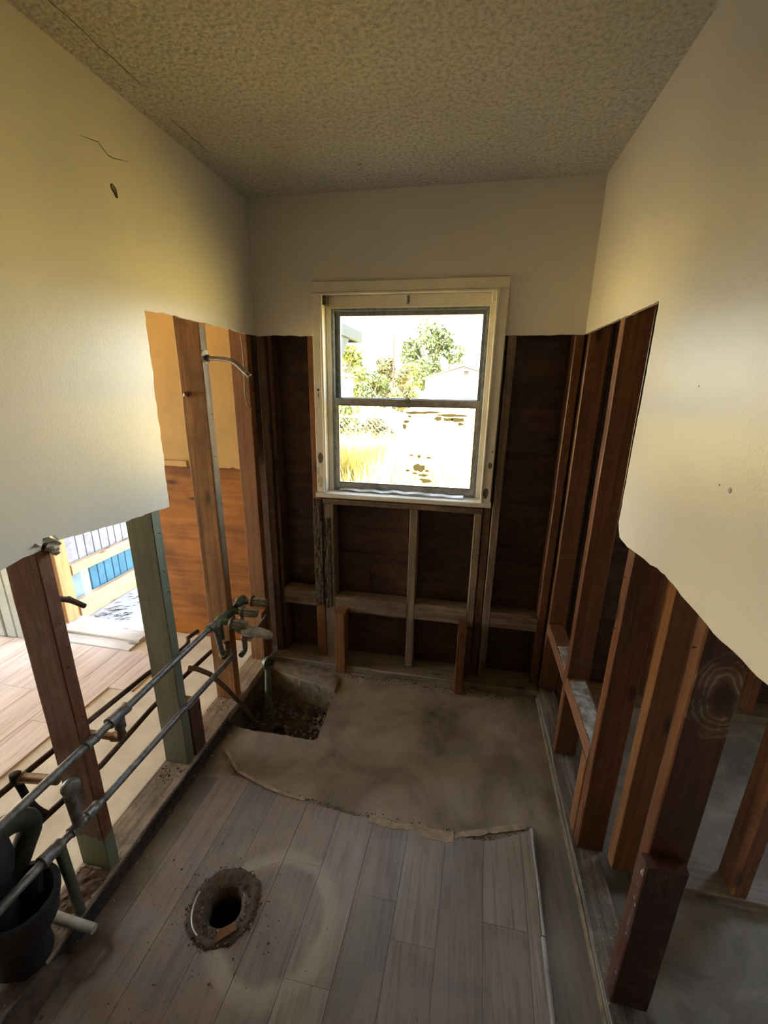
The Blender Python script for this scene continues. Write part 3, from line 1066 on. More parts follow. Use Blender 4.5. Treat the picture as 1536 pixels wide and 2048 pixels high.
# stripped partition in the room on the right
mb = MB()
mb.board(.664, 2.4, 1.172, 1.262, .0005, .043, .003, .002, 20)
tag(mb.build('bottom_plate', M['plate_x']), 'bottom plate crossing the floor of the dark right room', 'bottom plate')
stud('wall_stud', 'red brown stud at the right edge of the photo in the dark room', 'stud', (.956, 1.0, 1.178, 1.262, .045, 2.43), 'stud_red', n=12)
for k, x in enumerate((1.02, 1.50)):
    stud('wall_stud', ('back wall stud of the dark room, the one closer to the knotty stud', 'back wall stud of the dark room, the one farther from the knotty stud')[k],
         'stud', (x, x + .042, SD, 2.226, .045, 2.43), 'stud_red', n=12)
mb = MB()
mb.board(.582, 3.1, 2.10, 2.226, .0005, .043, .004, .003, 16)
tag(mb.build('bottom_plate', M['plate_x']), 'bottom plate at the back of the dark right room', 'bottom plate')

# ------------------------------------------------------------------ window
win = struct(thing('window_1', 'white cased window with a double hung metal sash', 'window', ((WL + WR) / 2, D, WB)))
del win['category']
YC = D - .014
t_ = .066
for x0, x1, z0, z1, mk in ((-.763, WL + .003, 1.080, WT - .001, 'z'), (WR - .003, .139, 1.062, WT - .001, 'z'), (-.763, .139, WT, 2.086, 'x')):
    mb = MB()
    mb.board(x0, x1, YC, D + .012, z0, z1, .003, .0012, 14)
    c_ = mb.build('casing', M['white_trim'], win)
    if mk == 'z':
        spots = ((-.742, 1.602, .006, .007), (-.741, 1.575, .002, .012), (-.739, 1.262, .014, .028), (-.746, 1.135, .013, .030), (-.755, 1.19, .006, .022)) if x0 < 0 else \
            ((.122, 1.262, .010, .016), (.112, 1.122, .014, .026), (.128, 1.33, .003, .006))
        for q, (xx, zc, rx, rz) in enumerate(spots):
            mb = MB()
            pts = [(xx + rx * cos(a) * (1 + .4 * noise.noise(Vector((cos(a) * 2, sin(a) * 2, q)))), zc + rz * sin(a) * (1 + .4 * noise.noise(Vector((cos(a) * 2, sin(a) * 2, q + 9)))))
                   for a in [2 * pi * k / 12 for k in range(12)]]
            mb.prism(pts, [], lambda u, v, t: (u, t, v), YC - .0008, YC + .003)
            mb.build('paint_chip', M['gypsum' if q in (3, 4) and x0 < 0 else 'chip'], c_)
# casing edge bead
for x0, x1, z0, z1 in ((WL - .004, WL + .008, WB, WT), (WR - .008, WR + .004, WB, WT), (WL - .004, WR + .004, WT - .010, WT + .002)):
    mb = MB()
    mb.board(x0, x1, YC - .004, YC + .006, z0, z1, .003, .0004)
    mb.build('bead', M['white_trim'], win)
YF = 2.185                                    # inner face of the metal frame
for x0, x1, z0, z1 in ((WL - .012, WL + .001, WB, WT + .01), (WR - .001, WR + .012, WB, WT + .01), (WL - .012, WR + .012, WT - .001, WT + .012)):
    mb = MB()
    mb.board(x0, x1, D - .010, 2.25, z0, z1, .001, .0004)
    mb.build('jamb', M['white_trim'], win)
mb = MB()
mb.board(-.766, .141, D - .030, 2.25, 1.052, 1.076, .004, .0012, 14)
mb.build('stool', M['white_trim'], win)
mb = MB()                                     # stop boards round the frame
mb.board(WL + .001, WR - .001, YF - .012, YF + .02, 1.982, WT - .002, .002, .0006)
mb.build('head_stop', M['white_trim'], win)
for x0, x1 in ((WL + .001, -.692), (.066, WR - .001)):
    mb = MB()
    mb.board(x0, x1, YF - .008, YF + .02, WB, 1.982, .002, .0006)
    mb.build('side_stop', M['white_trim'], win)
for x0 in (WL + .002, WR - .026):
    mb = MB()
    mb.board(x0, x0 + .022, D + .008, D + .046, 1.992, WT - .004, .004, .002)
    mb.build('blind_bracket', M['chip'] if x0 < 0 else M['white_trim'], win)
mb = MB()
mb.board(-.315, -.303, YF - .026, YF - .014, 2.000, 2.030, .002, 0)
mb.tube([(-.309, YF - .020, 2.002), (-.309, YF - .030, 1.996)], .007, 8)
mb.build('blind_clip', M['chrome_dull'], win)


def frame(name, x0, x1, z0, z1, y0, y1, wl, wr, wb, wt_, mat, parent):
    """four mitred bars in one extruded frame"""
    mb = MB()
    oo = [(x0, z0), (x1, z0), (x1, z1), (x0, z1)]
    ii = [(x0 + wl, z0 + wb), (x1 - wr, z0 + wb), (x1 - wr, z1 - wt_), (x0 + wl, z1 - wt_)]
    vs = [(a, y0, b) for a, b in oo] + [(a, y0, b) for a, b in ii] + [(a, y1, b) for a, b in oo] + [(a, y1, b) for a, b in ii]
    fs = []
    for i in range(4):
        j = (i + 1) % 4
        fs += [(i, j, 4 + j, 4 + i), (8 + j, 8 + i, 12 + i, 12 + j), (i, 8 + i, 8 + j, j), (4 + j, 12 + j, 12 + i, 4 + i)]
    mb.add(vs, fs)
    return mb.build(name, mat, parent)


frame('outer_frame', -.692, .066, 1.077, 1.984, YF, YF + .055, .012, .012, .012, .012, M['alu_dark'], win)
up_s = frame('upper_sash', -.680, .054, 1.530, 1.972, YF + .026, YF + .048, .026, .016, .036, .020, M['alu_dark'], win)
lo_s = frame('lower_sash', -.682, .056, 1.086, 1.562, YF + .002, YF + .024, .018, .017, .034, .034, M['alu'], win)
frame('glazing_bead', -.664, .039, 1.118, 1.530, YF - .002, YF + .002, .005, .005, .006, .005, M['chrome_dull'], lo_s)
for p_, x0, x1, z0, z1, y in ((up_s, -.656, .040, 1.564, 1.954, YF + .037), (lo_s, -.666, .041, 1.118, 1.530, YF + .013)):
    mb = MB()
    mb.box(x0, x1, y - .0012, y + .0012, z0, z1)
    pane = mb.build('pane', M['glass'], p_)
# sash lock
mb = MB()
mb.lathe([(.016, 0), (.015, .006), (.006, .010), (.005, .016), (0, .017)], (-.30, YF - .001, 1.556), (0, -1, 0), 12)
mb.tube([(-.30, YF - .014, 1.556), (-.325, YF - .020, 1.553), (-.350, YF - .018, 1.545)], [.005, .004, .003], 6)
mb.tube([(-.30, YF - .006, 1.56), (-.30, YF - .012, 1.588)], [.005, .003], 6)
mb.build('sash_lock', M['chrome_dull'], win)
# dried residue on the lower pane
rg = random.Random(12)
mb = MB()
for cx, cz, lx, lz in ((-.25, 1.498, .075, .008), (-.175, 1.502, .05, .006), (-.08, 1.489, .10, .009), (-.10, 1.468, .03, .010), (-.145, 1.470, .022, .013),
                       (-.045, 1.468, .04, .012), (-.035, 1.448, .02, .008), (-.305, 1.452, .022, .007), (-.315, 1.428, .014, .016), (-.29, 1.478, .012, .007),
                       (-.235, 1.218, .038, .024), (-.255, 1.186, .02, .006), (-.21, 1.180, .034, .008), (-.195, 1.150, .042, .013), (-.29, 1.200, .016, .007), (-.275, 1.282, .016, .006),
                       (-.235, 1.278, .014, .010), (-.185, 1.272, .018, .006), (-.19, 1.202, .015, .007)):
    pts = []
    for k in range(18):
        a = 2 * pi * k / 18
        w = 1 + .55 * noise.noise(Vector((cos(a) * 1.6 + cx * 50, sin(a) * 1.6, cz * 50)))
        pts.append((cx + lx * .80 * cos(a) * w, cz + lz * .95 * sin(a) * w))
    mb.add([(cx, YF + .0112, cz)] + [(a, YF + .0112, b) for a, b in pts], [(0, 1 + k, 1 + (k + 1) % 18) for k in range(18)])
g_ = mb.build('pane_residue', M['grime'], lo_s)
g_['kind'] = 'stuff'
# loose weather strip lying along the sill
mb = MB()
pts = []
for k in range(40):
    x = -.655 + .66 * k / 39
    pts.append((x, 2.155 - .02 * (k / 39) + .004 * sin(k * .8), 1.0815 + .004 * abs(sin(k * .45)) + (.003 if 16 < k < 30 else 0)))
vs = []
for p in pts:
    vs += [(p[0], p[1], p[2]), (p[0], p[1] + .018, p[2] + .008), (p[0], p[1] + .0185, p[2] + .0065), (p[0], p[1] + .0005, p[2] - .0015)]
fs = []
for k in range(39):
    for i in range(4):
        fs.append((k * 4 + i, k * 4 + (i + 1) % 4, k * 4 + 4 + (i + 1) % 4, k * 4 + 4 + i))
mb.add(vs, fs)
tag(mb.build('weather_strip', M['alu'], smooth=False), 'wavy grey weather strip lying loose on the window sill', 'strip')

# ------------------------------------------------------------------ plumbing
def arc(a, b, c, n=6):
    """rounded corner points a -> b -> c (quadratic)"""
    a, b, c = Vector(a), Vector(b), Vector(c)
    return [(1 - t) ** 2 * a + 2 * t * (1 - t) * b + t * t * c for t in [i / n for i in range(n + 1)]]


def coupling(parent, p, q, r, mat='galv', name='coupling'):
    """ribbed pipe fitting from p to q"""
    p, q = Vector(p), Vector(q)
    L = (q - p).length
    mb = MB()
    mb.lathe([(r * .8, 0), (r * 1.08, .001), (r * 1.08, L * .16), (r, L * .2), (r, L * .8), (r * 1.08, L * .84), (r * 1.08, L - .001), (r * .8, L)], p, q - p, 14)
    return mb.build(name, M[mat], parent, smooth=True)


XA = -1.073
A = thing('water_pipe', 'upper grey iron water pipe running along the left studs to the bath valve', 'pipe', (XA, .95, .57))
mb = MB()
mb.tube([(XA, -1.2, .568), (XA, .2, .566), (XA, .70, .568), (XA, .86, .566)], .0125, 12)
mb.build('pipe', M['galv'], A, smooth=True)
mb = MB()
mb.tube([(XA + .002, .87, .567), (XA, 1.2, .570), (XA, 1.44, .572)] + arc((XA, 1.47, .572), (XA, 1.535, .575), (XA, 1.552, .525)) + [(XA, 1.568, .44)] +
        arc((XA, 1.577, .40), (XA, 1.585, .352), (XA, 1.615, .362), 5) + [(XA, 1.622, .395)], .0125, 12)
mb.build('pipe', M['galv'], A, smooth=True)
coupling(A, (XA, .845, .5665), (XA, .885, .5665), .0165)
coupling(A, (XA, 1.495, .573), (XA, 1.535, .568), .017)
coupling(A, (XA, 1.578, .392), (XA, 1.59, .368), .018, 'bronze')
mb = MB()
mb.lathe([(.010, 0), (.016, .002), (.016, .022), (.018, .024), (.018, .030), (.012, .031), (.011, .012), (0, .012)], (XA, 1.622, .392), (0, .1, 1), 14)
mb.build('union_cup', M['bronze'], A, smooth=True)
tee = coupling(A, (XA, .935, .5685), (XA, 1.015, .5695), .0185, 'galv', 'tee')
mb = MB()
mb.tube([(XA, .975, .565), (XA, .975, .52)], [.017, .018], 12)
mb.build('tee_leg', M['galv'], tee, smooth=True)
mb = MB()
mb.tube([(XA, .975, .522), (XA, .974, .50)] + arc((XA, .974, .495), (XA, .973, .477), (XA - .02, .973, .477), 4) + [(XA - .035, .972, .477)], [.013] * 2 + [.015] * 5 + [.0165], 12)
mb.build('elbow', M['bronze'], A, smooth=True)
mb = MB()
mb.tube([(XA - .03, .972, .477), (-1.215, .964, .48)], .012, 12)
mb.build('copper_branch', M['bronze'], A, smooth=True)

B = thing('water_pipe', 'lower grey iron water pipe passing the green stud near the floor', 'pipe', (XA, .95, .33))
mb = MB()
mb.tube([(XA, -1.2, .362), (XA, .3, .362), (XA, .66, .350)], .0125, 12)
mb.tube([(XA, .66, .350), (XA, .88, .334), (XA, 1.13, .331), (XA, 1.29, .331), (XA, 1.68, .318)], .0125, 12)
mb.build('pipe', M['galv'], B, smooth=True)
mb = MB()
mb.tube([(XA + .008, 1.815, .322), (XA + .006, 2.02, .333)], .012, 12)
mb.lathe([(.012, 0), (.015, .001), (.015, .016), (.008, .020), (0, .021)], (XA + .006, 2.018, .333), (0, 1, .05), 12)
mb.build('capped_stub', M['galv'], B, smooth=True)
coupling(B, (XA, .655, .352), (XA, .715, .347), .0185)
coupling(B, (XA, .745, .345), (XA, .79, .342), .016, 'chrome_dull')
coupling(B, (XA, .80, .342), (XA, .845, .338), .0165, 'chrome_dull', 'clamp')
mb = MB()
mb.tube([(XA, .708, .345), (XA - .004, .716, .2), (XA - .008, .722, .044)], [.0155, .0145, .0145], 12)
mb.build('drop_leg', M['brass_green'], B, smooth=True)
cp = thing('capped_stub_pipe', 'upright pipe stub with a round cap beside the brown stud', 'pipe', (XA + .012, .762, .36))
mb = MB()
mb.tube([(XA + .012, .766, .362), (XA + .010, .762, .47)] + arc((XA + .010, .762, .49), (XA + .010, .761, .515), (XA + .028, .758, .515), 4), .015, 12)
mb.build('pipe', M['galv'], cp, smooth=True)
mb = MB()
mb.lathe([(.015, 0), (.024, .002), (.026, .012), (.022, .022), (.012, .026), (0, .026)], (XA + .018, .760, .515), (1, -.25, .1), 16)
mb.build('cap', M['chrome_dull'], cp, smooth=True)

XC = -1.216
Cc = thing('water_pipe', 'upper dark thin pipe on the far side of the left studs', 'pipe', (XC, .9, .51))
mb = MB()
mb.tube([(XC, -1.2, .54), (XC, .7, .518), (XC, 1.0, .502), (XC, 1.27, .485), (XC, 1.46, .458)] + arc((XC, 1.50, .455), (XC, 1.55, .45), (XC - .03, 1.57, .455), 4) + [(XC - .02, 1.64, .455)], .0095, 10)
mb.build('pipe', M['rust'], Cc, smooth=True)
mb = MB()
mb.tube([(XC + .012, .752, .520), (XA - .012, .758, .532)], .0135, 12)
mb.lathe([(.013, -.014), (.017, -.013), (.017, .010), (.013, .012)], (XC + .004, .752, .519), (1, 0, .05), 12)
mb.build('copper_branch', M['bronze'], Cc, smooth=True)
Dd = thing('water_pipe', 'lower brown pipe on the far side of the left studs', 'pipe', (XC, .9, .32))
mb = MB()
mb.tube([(XC, -1.2, .34), (XC, .75, .322), (XC, 1.0, .30), (XC, 1.27, .322), (XC, 1.48, .316), (XC, 1.70, .302)], .0105, 10)
mb.build('pipe', M['rust'], Dd, smooth=True)
mb = MB()
mb.tube([(XC, .745, .51)] + arc((XC + .004, .748, .48), (XC + .012, .752, .40), (XC, .79, .33), 6), .0105, 10)
mb.lathe([(.011, 0), (.014, .002), (.014, .026), (.010, .028)], (XC, .742, .515), (0, .1, 1), 10)
mb.build('bent_link', M['iron'], Dd, smooth=True)

# bath valve with three knobs
V0 = (-1.090, 1.71, .545)
va = thing('bath_valve', 'old three knob bath valve on the orange knotty stud', 'faucet', (-1.09, 1.71, .40))
mb = MB()
mb.tube([(-1.093, 1.585, .543), (-1.092, 1.62, .545), (-1.090, 1.64, .546), (-1.09, 1.78, .549), (-1.09, 1.80, .549), (-1.09, 1.835, .549)], [.020, .026, .019, .019, .026, .020], 14)
for y in (1.61, 1.71, 1.81):
    mb.tube([(-1.09, y, .546), (-1.06, y, .546), (-1.035, y, .546)], [.019, .016, .011], 12)
mb.lathe([(.012, 0), (.014, .01), (.014, .03), (.009, .034)], (-1.083, 1.735, .555), (.6, 0, .7), 10)
mb.build('valve_body', M['brass_green'], va, smooth=True)
mb = MB()
mb.tube([(-1.09, 1.60, .53), (-1.088, 1.603, .49), (-1.083, 1.606, .452)], [.017, .016, .011], 12)
mb.build('tailpiece', M['brass_green'], va, smooth=True)
mb = MB()
mb.tube([(-1.09, 1.71, .54), (-1.085, 1.71, .47), (-1.06, 1.71, .442), (-1.03, 1.71, .44)], [.016, .016, .017, .02], 12)
mb.build('spout_pipe', M['galv'], va, smooth=True)
for y, zz, mk in ((1.61, .543, 'acrylic'), (1.71, .548, 'chrome_dull'), (1.81, .553, 'acrylic')):
    mb = MB()
    mb.lathe([(.012, -.002), (.026, 0), (.030, .004), (.030, .010), (.024, .013), (.016, .014)], (-1.034, y, zz), (1, 0, -.02), 20)
    esc_mb = mb
    mb = MB()
    n_ = 32                                   # fluted knob
    vs, fs = [], []
    prof = [(.019, .012), (.023, .018), (.0235, .05), (.021, .078), (.017, .084), (.0, .085)]
    for r, h in prof:
        for i in range(n_):
            a = 2 * pi * i / n_
            rr = r * (1 - (.24 if i % 4 == 0 and .015 < h < .08 else 0))
            vs.append((-1.034 + h, y + rr * cos(a), zz - .02 * h + rr * sin(a)))
    for k in range(len(prof) - 1):
        for i in range(n_):
            fs.append((k * n_ + i, k * n_ + (i + 1) % n_, (k + 1) * n_ + (i + 1) % n_, (k + 1) * n_ + i))
    mb.add(vs, fs)
    kn = mb.build('knob', M[mk], va, smooth=True)
    esc_mb.build('escutcheon', M['chrome_dull'], kn, smooth=True)
mb = MB()                                     # tub spout
vs, fs = [], []
sec = [(-1.030, .026, .028, 0), (-1.015, .027, .029, 0), (-.97, .026, .028, -.001), (-.93, .024, .026, -.003), (-.895, .022, .022, -.008), (-.882, .017, .017, -.012)]
n_ = 16
for x, ry, rz, dz in sec:
    for i in range(n_):
        a = 2 * pi * i / n_
        zz = rz * sin(a)
        zz = max(zz, -rz * .72)
        vs.append((x, 1.71 + ry * cos(a), .442 + dz + zz))
for k in range(len(sec) - 1):
    for i in range(n_):
        fs.append((k * n_ + i, k * n_ + (i + 1) % n_, (k + 1) * n_ + (i + 1) % n_, (k + 1) * n_ + i))
fs.append(tuple(range(n_)))
fs.append(tuple((len(sec) - 1) * n_ + i for i in range(n_)))
mb.add(vs, fs)
mb.build('spout', M['pvc'], va, smooth=True)
mb = MB()
mb.tube([(-1.062, 1.762, .40), (-1.062, 1.760, .33)] + arc((-1.062, 1.760, .315), (-1.062, 1.760, .288), (-1.062, 1.735, .288), 5) + [(-1.062, 1.715, .288)], .014, 12)
mb.lathe([(.014, 0), (.019, .002), (.019, .012), (.014, .014)], (-1.062, 1.761, .352), (0, 0, 1), 12)
mb.tube([(-1.088, 1.800, .535), (-1.075, 1.775, .45), (-1.062, 1.762, .40)], .012, 10)
mb.build('riser_elbow', M['chrome_dull'], va, smooth=True)

# overflow and waste pipe standing in the pit
ow = thing('overflow_pipe', 'green waste pipe with a round overflow flange standing in the floor pit', 'pipe', (-.985, 1.80, -.14))
mb = MB()
mb.tube([(-.966, 1.782, -.16), (-.970, 1.790, -.06), (-.972, 1.797, -.045), (-.978, 1.825, .10), (-.980, 1.838, .155)], [.027, .027, .0185, .0175, .0175], 14)
mb.lathe([(.027, 0), (.031, .002), (.031, .02), (.027, .022)], (-.966, 1.783, -.12), (0, .1, 1), 14)
mb.build('pipe', M['brass_green'], ow, smooth=True)
mb = MB()
ax = Vector((1, -.42, .18)).normalized()
mb.lathe([(.022, -.030), (.030, -.026), (.032, -.006), (.038, -.004), (.038, .004), (.030, .006), (.024, .004), (.021, -.012), (0, -.012)], (-.972, 1.836, .168), ax, 22)
mb.build('overflow_flange', M['brass_green'], ow, smooth=True)
mb = MB()
mb.tube([(-1.206, 1.497, .350), (-1.170, 1.515, .336), (-1.13, 1.545, .292), (-1.085, 1.585, .192), (-1.035, 1.625, .075), (-.99, 1.66, -.06), (-.955, 1.70, -.15)], .0115, 12)
tag(mb.build('copper_tube', M['bronze'], smooth=True), 'bent copper tube dropping past the orange stud into the pit', 'pipe')
mb = MB()
mb.lathe([(.010, 0), (.030, .002), (.034, .012), (.03, .03), (.018, .034), (.016, .012), (0, .012)], (-.868, 1.685, -.145), (.3, -.2, 1), 14, .002)
tag(mb.build('drain_fitting', M['iron'], smooth=True), 'dark drain fitting half buried in the rubble of the pit', 'pipe fitting')

# shower arm
sh = thing('shower_arm', 'short chrome shower arm without a head, on the orange stud', 'shower arm', (SL, 1.697, 1.733))
p0 = Vector((-1.084, 1.695, 1.726))
mb = MB()
mb.tube([p0 + Vector((.006, 0, 0)), p0 + Vector((.05, .004, -.001)), p0 + Vector((.085, .006, -.003))] +
        arc(p0 + Vector((.10, .007, -.006)), p0 + Vector((.125, .008, -.010)), p0 + Vector((.145, .010, -.030)), 5) + [p0 + Vector((.184, .012, -.066))], .0095, 12)
mb.build('arm', M['chrome'], sh, smooth=True)
mb = MB()
q0 = p0 + Vector((.176, .0118, -.0587))
mb.lathe([(.0095, 0), (.0108, .001), (.0108, .016), (.008, .017), (.0075, .004), (0, .004)], q0, (.04, .002, -.036), 12)
mb.build('thread', M['chrome_dull'], sh, smooth=True)
mb = MB()
mb.lathe([(.012, 0), (.015, .002), (.015, .010), (.010, .012)], p0 + Vector((.008, 0, 0)), (1, 0, 0), 8)
mb.build('collar', M['rust'], sh, smooth=True)

mb = MB()
mb.tube([(-1.077, 1.992, 1.90), (-1.076, 2.0, 1.80), (-1.077, 2.004, 1.72), (-1.076, 1.997, 1.645), (-1.077, 1.992, 1.58), (-1.080, 2.012, 1.522), (-1.086, 2.07, 1.505)], .0042, 8)
tag(mb.build('cable', M['cable'], smooth=True), 'loose tan cable hanging down the face of the smooth stud', 'cable')
mb = MB()
mb.tube([(-1.196, .885, 1.03), (-1.195, .96, .993), (-1.193, 1.0, .968), (-1.190, 1.04, .925)], [.0075, .009, .009, .0085], 9)
mb.tube([(-1.194, .992, .974), (-1.193, .998, .970)], .0105, 9)
tag(mb.build('pipe_stub', M['rust'], smooth=True), 'short bent pipe stub poking out behind the brown stud', 'pipe')

# cast iron stack low in the left foreground
st = thing('soil_stack', 'black cast iron soil pipe with a flared hub, low left by the floor edge', 'soil pipe', (-1.145, .60, 0))
mb = MB()
mb.lathe([(.085, -.06), (.080, 0), (.066, .03), (.060, .10), (.062, .16), (.082, .185), (.088, .20), (.092, .262), (.096, .266), (.096, .284), (.082, .286), (.076, .25), (.064, .20), (0, .20)], (-1.145, .60, 0), (.10, .03, 1), 28, .002)
mb.build('hub', M['iron'], st, smooth=True)
mb = MB()
mb.lathe([(.056, .20), (.056, .36), (.070, .38), (.074, .41), (.074, .47), (.060, .49), (.045, .50), (0, .50)], (-1.165, .575, .0), (0, 0, 1), 24, .003)
mb.tube([(-1.165, .54, .44), (-1.165, .45, .45), (-1.165, .2, .47)], .055, 16)
mb.build('sanitary_tee', M['iron'], st, smooth=True)
mb = MB()
mb.tube([(-1.150, .33, .505), (-1.148, .52, .500), (-1.146, .61, .490)] + arc((-1.146, .65, .48), (-1.142, .715, .455), (-1.150, .700, .40), 7) + [(-1.155, .675, .36)] + arc((-1.157, .66, .335), (-1.16, .64, .31), (-1.165, .60, .32), 4), .029, 14)
mb.lathe([(.029, 0), (.036, .002), (.036, .022), (.029, .024)], (-1.1465, .60, .4925), (0, 1, -.1), 16)
mb.build('trap_arm', M['trap'], st, smooth=True)
mb = MB()
mb.tube([(-1.10, .640, .22), (-1.098, .652, .30), (-1.095, .664, .338)], [.016, .014, .007], 8)
mb.build('lug', M['iron'], st, smooth=True)
mb = MB()
mb.tube([(-1.165, .690, .062), (-1.09, .690, .056), (-1.0, .690, .050)], .0135, 12)
tag(mb.build('pipe_stub', M['pvc'], smooth=True), 'pale pipe stub lying across the plate beside the cast iron hub', 'pipe')

# ------------------------------------------------------------------ things on the floor
fl = thing('toilet_flange', 'crusted toilet drain hole with old wax in the plank floor', 'drain', (FC[0], FC[1], 0))
mb = MB()
vs, fs = [], []
prof = [(.116, .002), (.110, .0065), (.101, .010), (.090, .008), (.078, .006), (.066, .004), (.056, -.004), (.051, -.02), (.050, -.04)]
n_ = 56
for k, (r, h) in enumerate(prof):
    for i in range(n_):
        a = 2 * pi * i / n_
        rr = r * (1 + .07 * noise.noise(Vector((cos(a) * 2.2, sin(a) * 2.2, 1))) * (1 if r > .06 else .3) + .05 * noise.noise(Vector((cos(a) * 9, sin(a) * 9, r * 60))))
        hh = h + .0055 * noise.noise(Vector((cos(a) * r * 90, sin(a) * r * 90, 4))) * (1 if 0 < k < 7 else 0)
        vs.append((FC[0] + rr * cos(a), FC[1] + rr * sin(a), hh))
for k in range(len(prof) - 1):
    for i in range(n_):
        fs.append((k * n_ + i, k * n_ + (i + 1) % n_, (k + 1) * n_ + (i + 1) % n_, (k + 1) * n_ + i))
mb.add(vs, fs)
mb.build('wax_ring', M['wax'], fl, smooth=True)
mb = MB()
mb.lathe([(.0505, -.03), (.050, -.10), (.046, -.12), (.046, -.16), (.047, -.40), (0, -.40)], (FC[0], FC[1], 0), (0, 0, 1), 30, cap=False)
mb.build('drain_bore', M['dark_pipe'], fl, smooth=True)
mb = MB()
mb.tube([(FC[0] + .096 * cos(R(a)), FC[1] + .100 * sin(R(a)), .0165 + .003 * sin(R(a * 3))) for a in range(172, 252, 6)], .0022, 6)
mb.build('wire_loop', M['wire'], fl, smooth=True)
mb = MB()
mb.prism([(FC[0] + .028, FC[1] - .100), (FC[0] + .075, FC[1] - .058), (FC[0] + .066, FC[1] - .040), (FC[0] + .022, FC[1] - .068)], [], lambda u, v, t: (u, v, t + (v - FC[1]) * .05), .022, .016)
mb.build('rust_shard', M['shard'], fl)

mb = MB()
rf = random.Random(77)
for q in range(420):
    a, r = rf.uniform(0, 6.3), rf.uniform(.064, .120)
    mb.chunk((FC[0] + r * cos(a), FC[1] + r * sin(a), .007 + rf.uniform(-.002, .003)), rf.choice((.002, .003, .004, .006)), q)
mb.build('wax_crumbs', M['wax'], fl)['kind'] = 'stuff'
mb = MB()
for q in range(70):
    a, r = rf.uniform(3.4, 6.6), rf.uniform(.066, .124)
    mb.chunk((FC[0] + r * cos(a), FC[1] + r * sin(a), .009 + rf.uniform(-.002, .002)), rf.choice((.0015, .002, .003, .004)), q + 900)
mb.build('pale_crumbs', M['crumb'], fl)['kind'] = 'stuff'

# torn edge of the old flooring along the bath line
mb = MB()
pts = [(-.985, 1.398, .006), (-.952, 1.372, .012), (-.915, 1.338, .013), (-.872, 1.308, .010), (-.80, 1.288, .008), (-.72, 1.266, .0065), (-.64, 1.253, .005), (-.55, 1.245, .004)]
vs, fs = [], []
for k, p in enumerate(pts):
    a, b = Vector(pts[max(k - 1, 0)]), Vector(pts[min(k + 1, len(pts) - 1)])
    nn = (b - a).normalized().cross(Vector((0, 0, 1)))
    p = Vector(p)
    for s, h in ((-.007, 0), (.007, .002), (.007, .0045), (-.007, .003)):
        vs.append(p + nn * s + Vector((0, 0, h)))
for k in range(len(pts) - 1):
    for i in range(4):
        fs.append((k * 4 + i, k * 4 + (i + 1) % 4, k * 4 + 4 + (i + 1) % 4, k * 4 + 4 + i))
fs += [(0, 1, 2, 3), tuple(len(vs) - 4 + i for i in (3, 2, 1, 0))]
mb.add(vs, fs)
tag(mb.build('flooring_strip', M['tan_strip']), 'curled pale strip of torn flooring at the left end of the bath line', 'flooring strip')
mb = MB()
up_ = [(x, edge_y(x) + .006) for x in [-.27 + .012 * k for k in range(28)]]
lo_ = [(x, edge_y(x) - .020 - .012 * noise.noise(Vector((x * 25, 0, 3))) - (.016 if x > -.07 else 0)) for x, y in up_]
mb.prism(up_ + lo_[::-1], [], lambda u, v, t: (u, v, t), .0052, .0036)
tag(mb.build('flooring_strip', M['tan_strip']), 'ragged tan strip of underlay left at the middle of the bath line', 'flooring strip')
mb = MB()
up_ = [(.06 + .014 * k, 1.236 + .0048 * k + .004 * noise.noise(Vector((k * 1.7, 0, 8)))) for k in range(20)]
lo_ = [(x, y - .024 - .010 * noise.noise(Vector((x * 30, 0, 5)))) for x, y in up_]
mb.prism(up_ + lo_[::-1], [], lambda u, v, t: (u, v, t), .0058, .0042)
tag(mb.build('flooring_strip', M['tan_strip']), 'ragged tan strip of underlay at the right end of the bath line', 'flooring strip')
for lab, x0, w, y0, y1, zt in (('narrow grey trim strip along the right edge of the plank floor, far length', .343, .010, .966, 1.306, .009),
                               ('narrow grey trim strip along the right edge of the plank floor, near length', .331, .012, -1.3, .962, .010)):
    mb = MB()
    vs, fs = [], []
    n_ = 16
    for k in range(n_):
        y = y0 + (y1 - y0) * k / (n_ - 1)
        x = x0 + .022 * (y - y1) + .0015 * noise.noise(Vector((0, y * 6, 1)))
        for dx, z in ((0, .0008), (0, zt), (w * .5, zt + .002), (w, zt), (w, .0008)):
            vs.append((x + dx, y, z))
    for k in range(n_ - 1):
        for i in range(5):
            fs.append((k * 5 + i, k * 5 + (i + 1) % 5, k * 5 + 5 + (i + 1) % 5, k * 5 + 5 + i))
    fs += [(0, 1, 2, 3, 4), tuple((n_ - 1) * 5 + i for i in (4, 3, 2, 1, 0))]
    mb.add(vs, fs)
    tag(mb.build('floor_trim', M['rubber_strip']), lab, 'trim strip')
mb = MB()
vs, fs = [], []
for k in range(24):                           # tar paper lip rising against the right plate
    y = -1.3 + 3.36 * k / 23
    w = .003 * noise.noise(Vector((1, y * 8, 3)))
    for x, z in ((.4655 + w * .5, .0008), (.469 + w * .5, .008), (.4712 + w * .3, .020), (.4735, .0205), (.4735, .0008)):
        vs.append((x, y, z))
for k in range(23):
    for i in range(5):
        fs.append((k * 5 + i, k * 5 + (i + 1) % 5, k * 5 + 5 + (i + 1) % 5, k * 5 + 5 + i))
mb.add(vs, fs)
tag(mb.build('paper_lip', M['dirt_tan']), 'dusty paper lip turned up along the right bottom plate', 'paper strip')

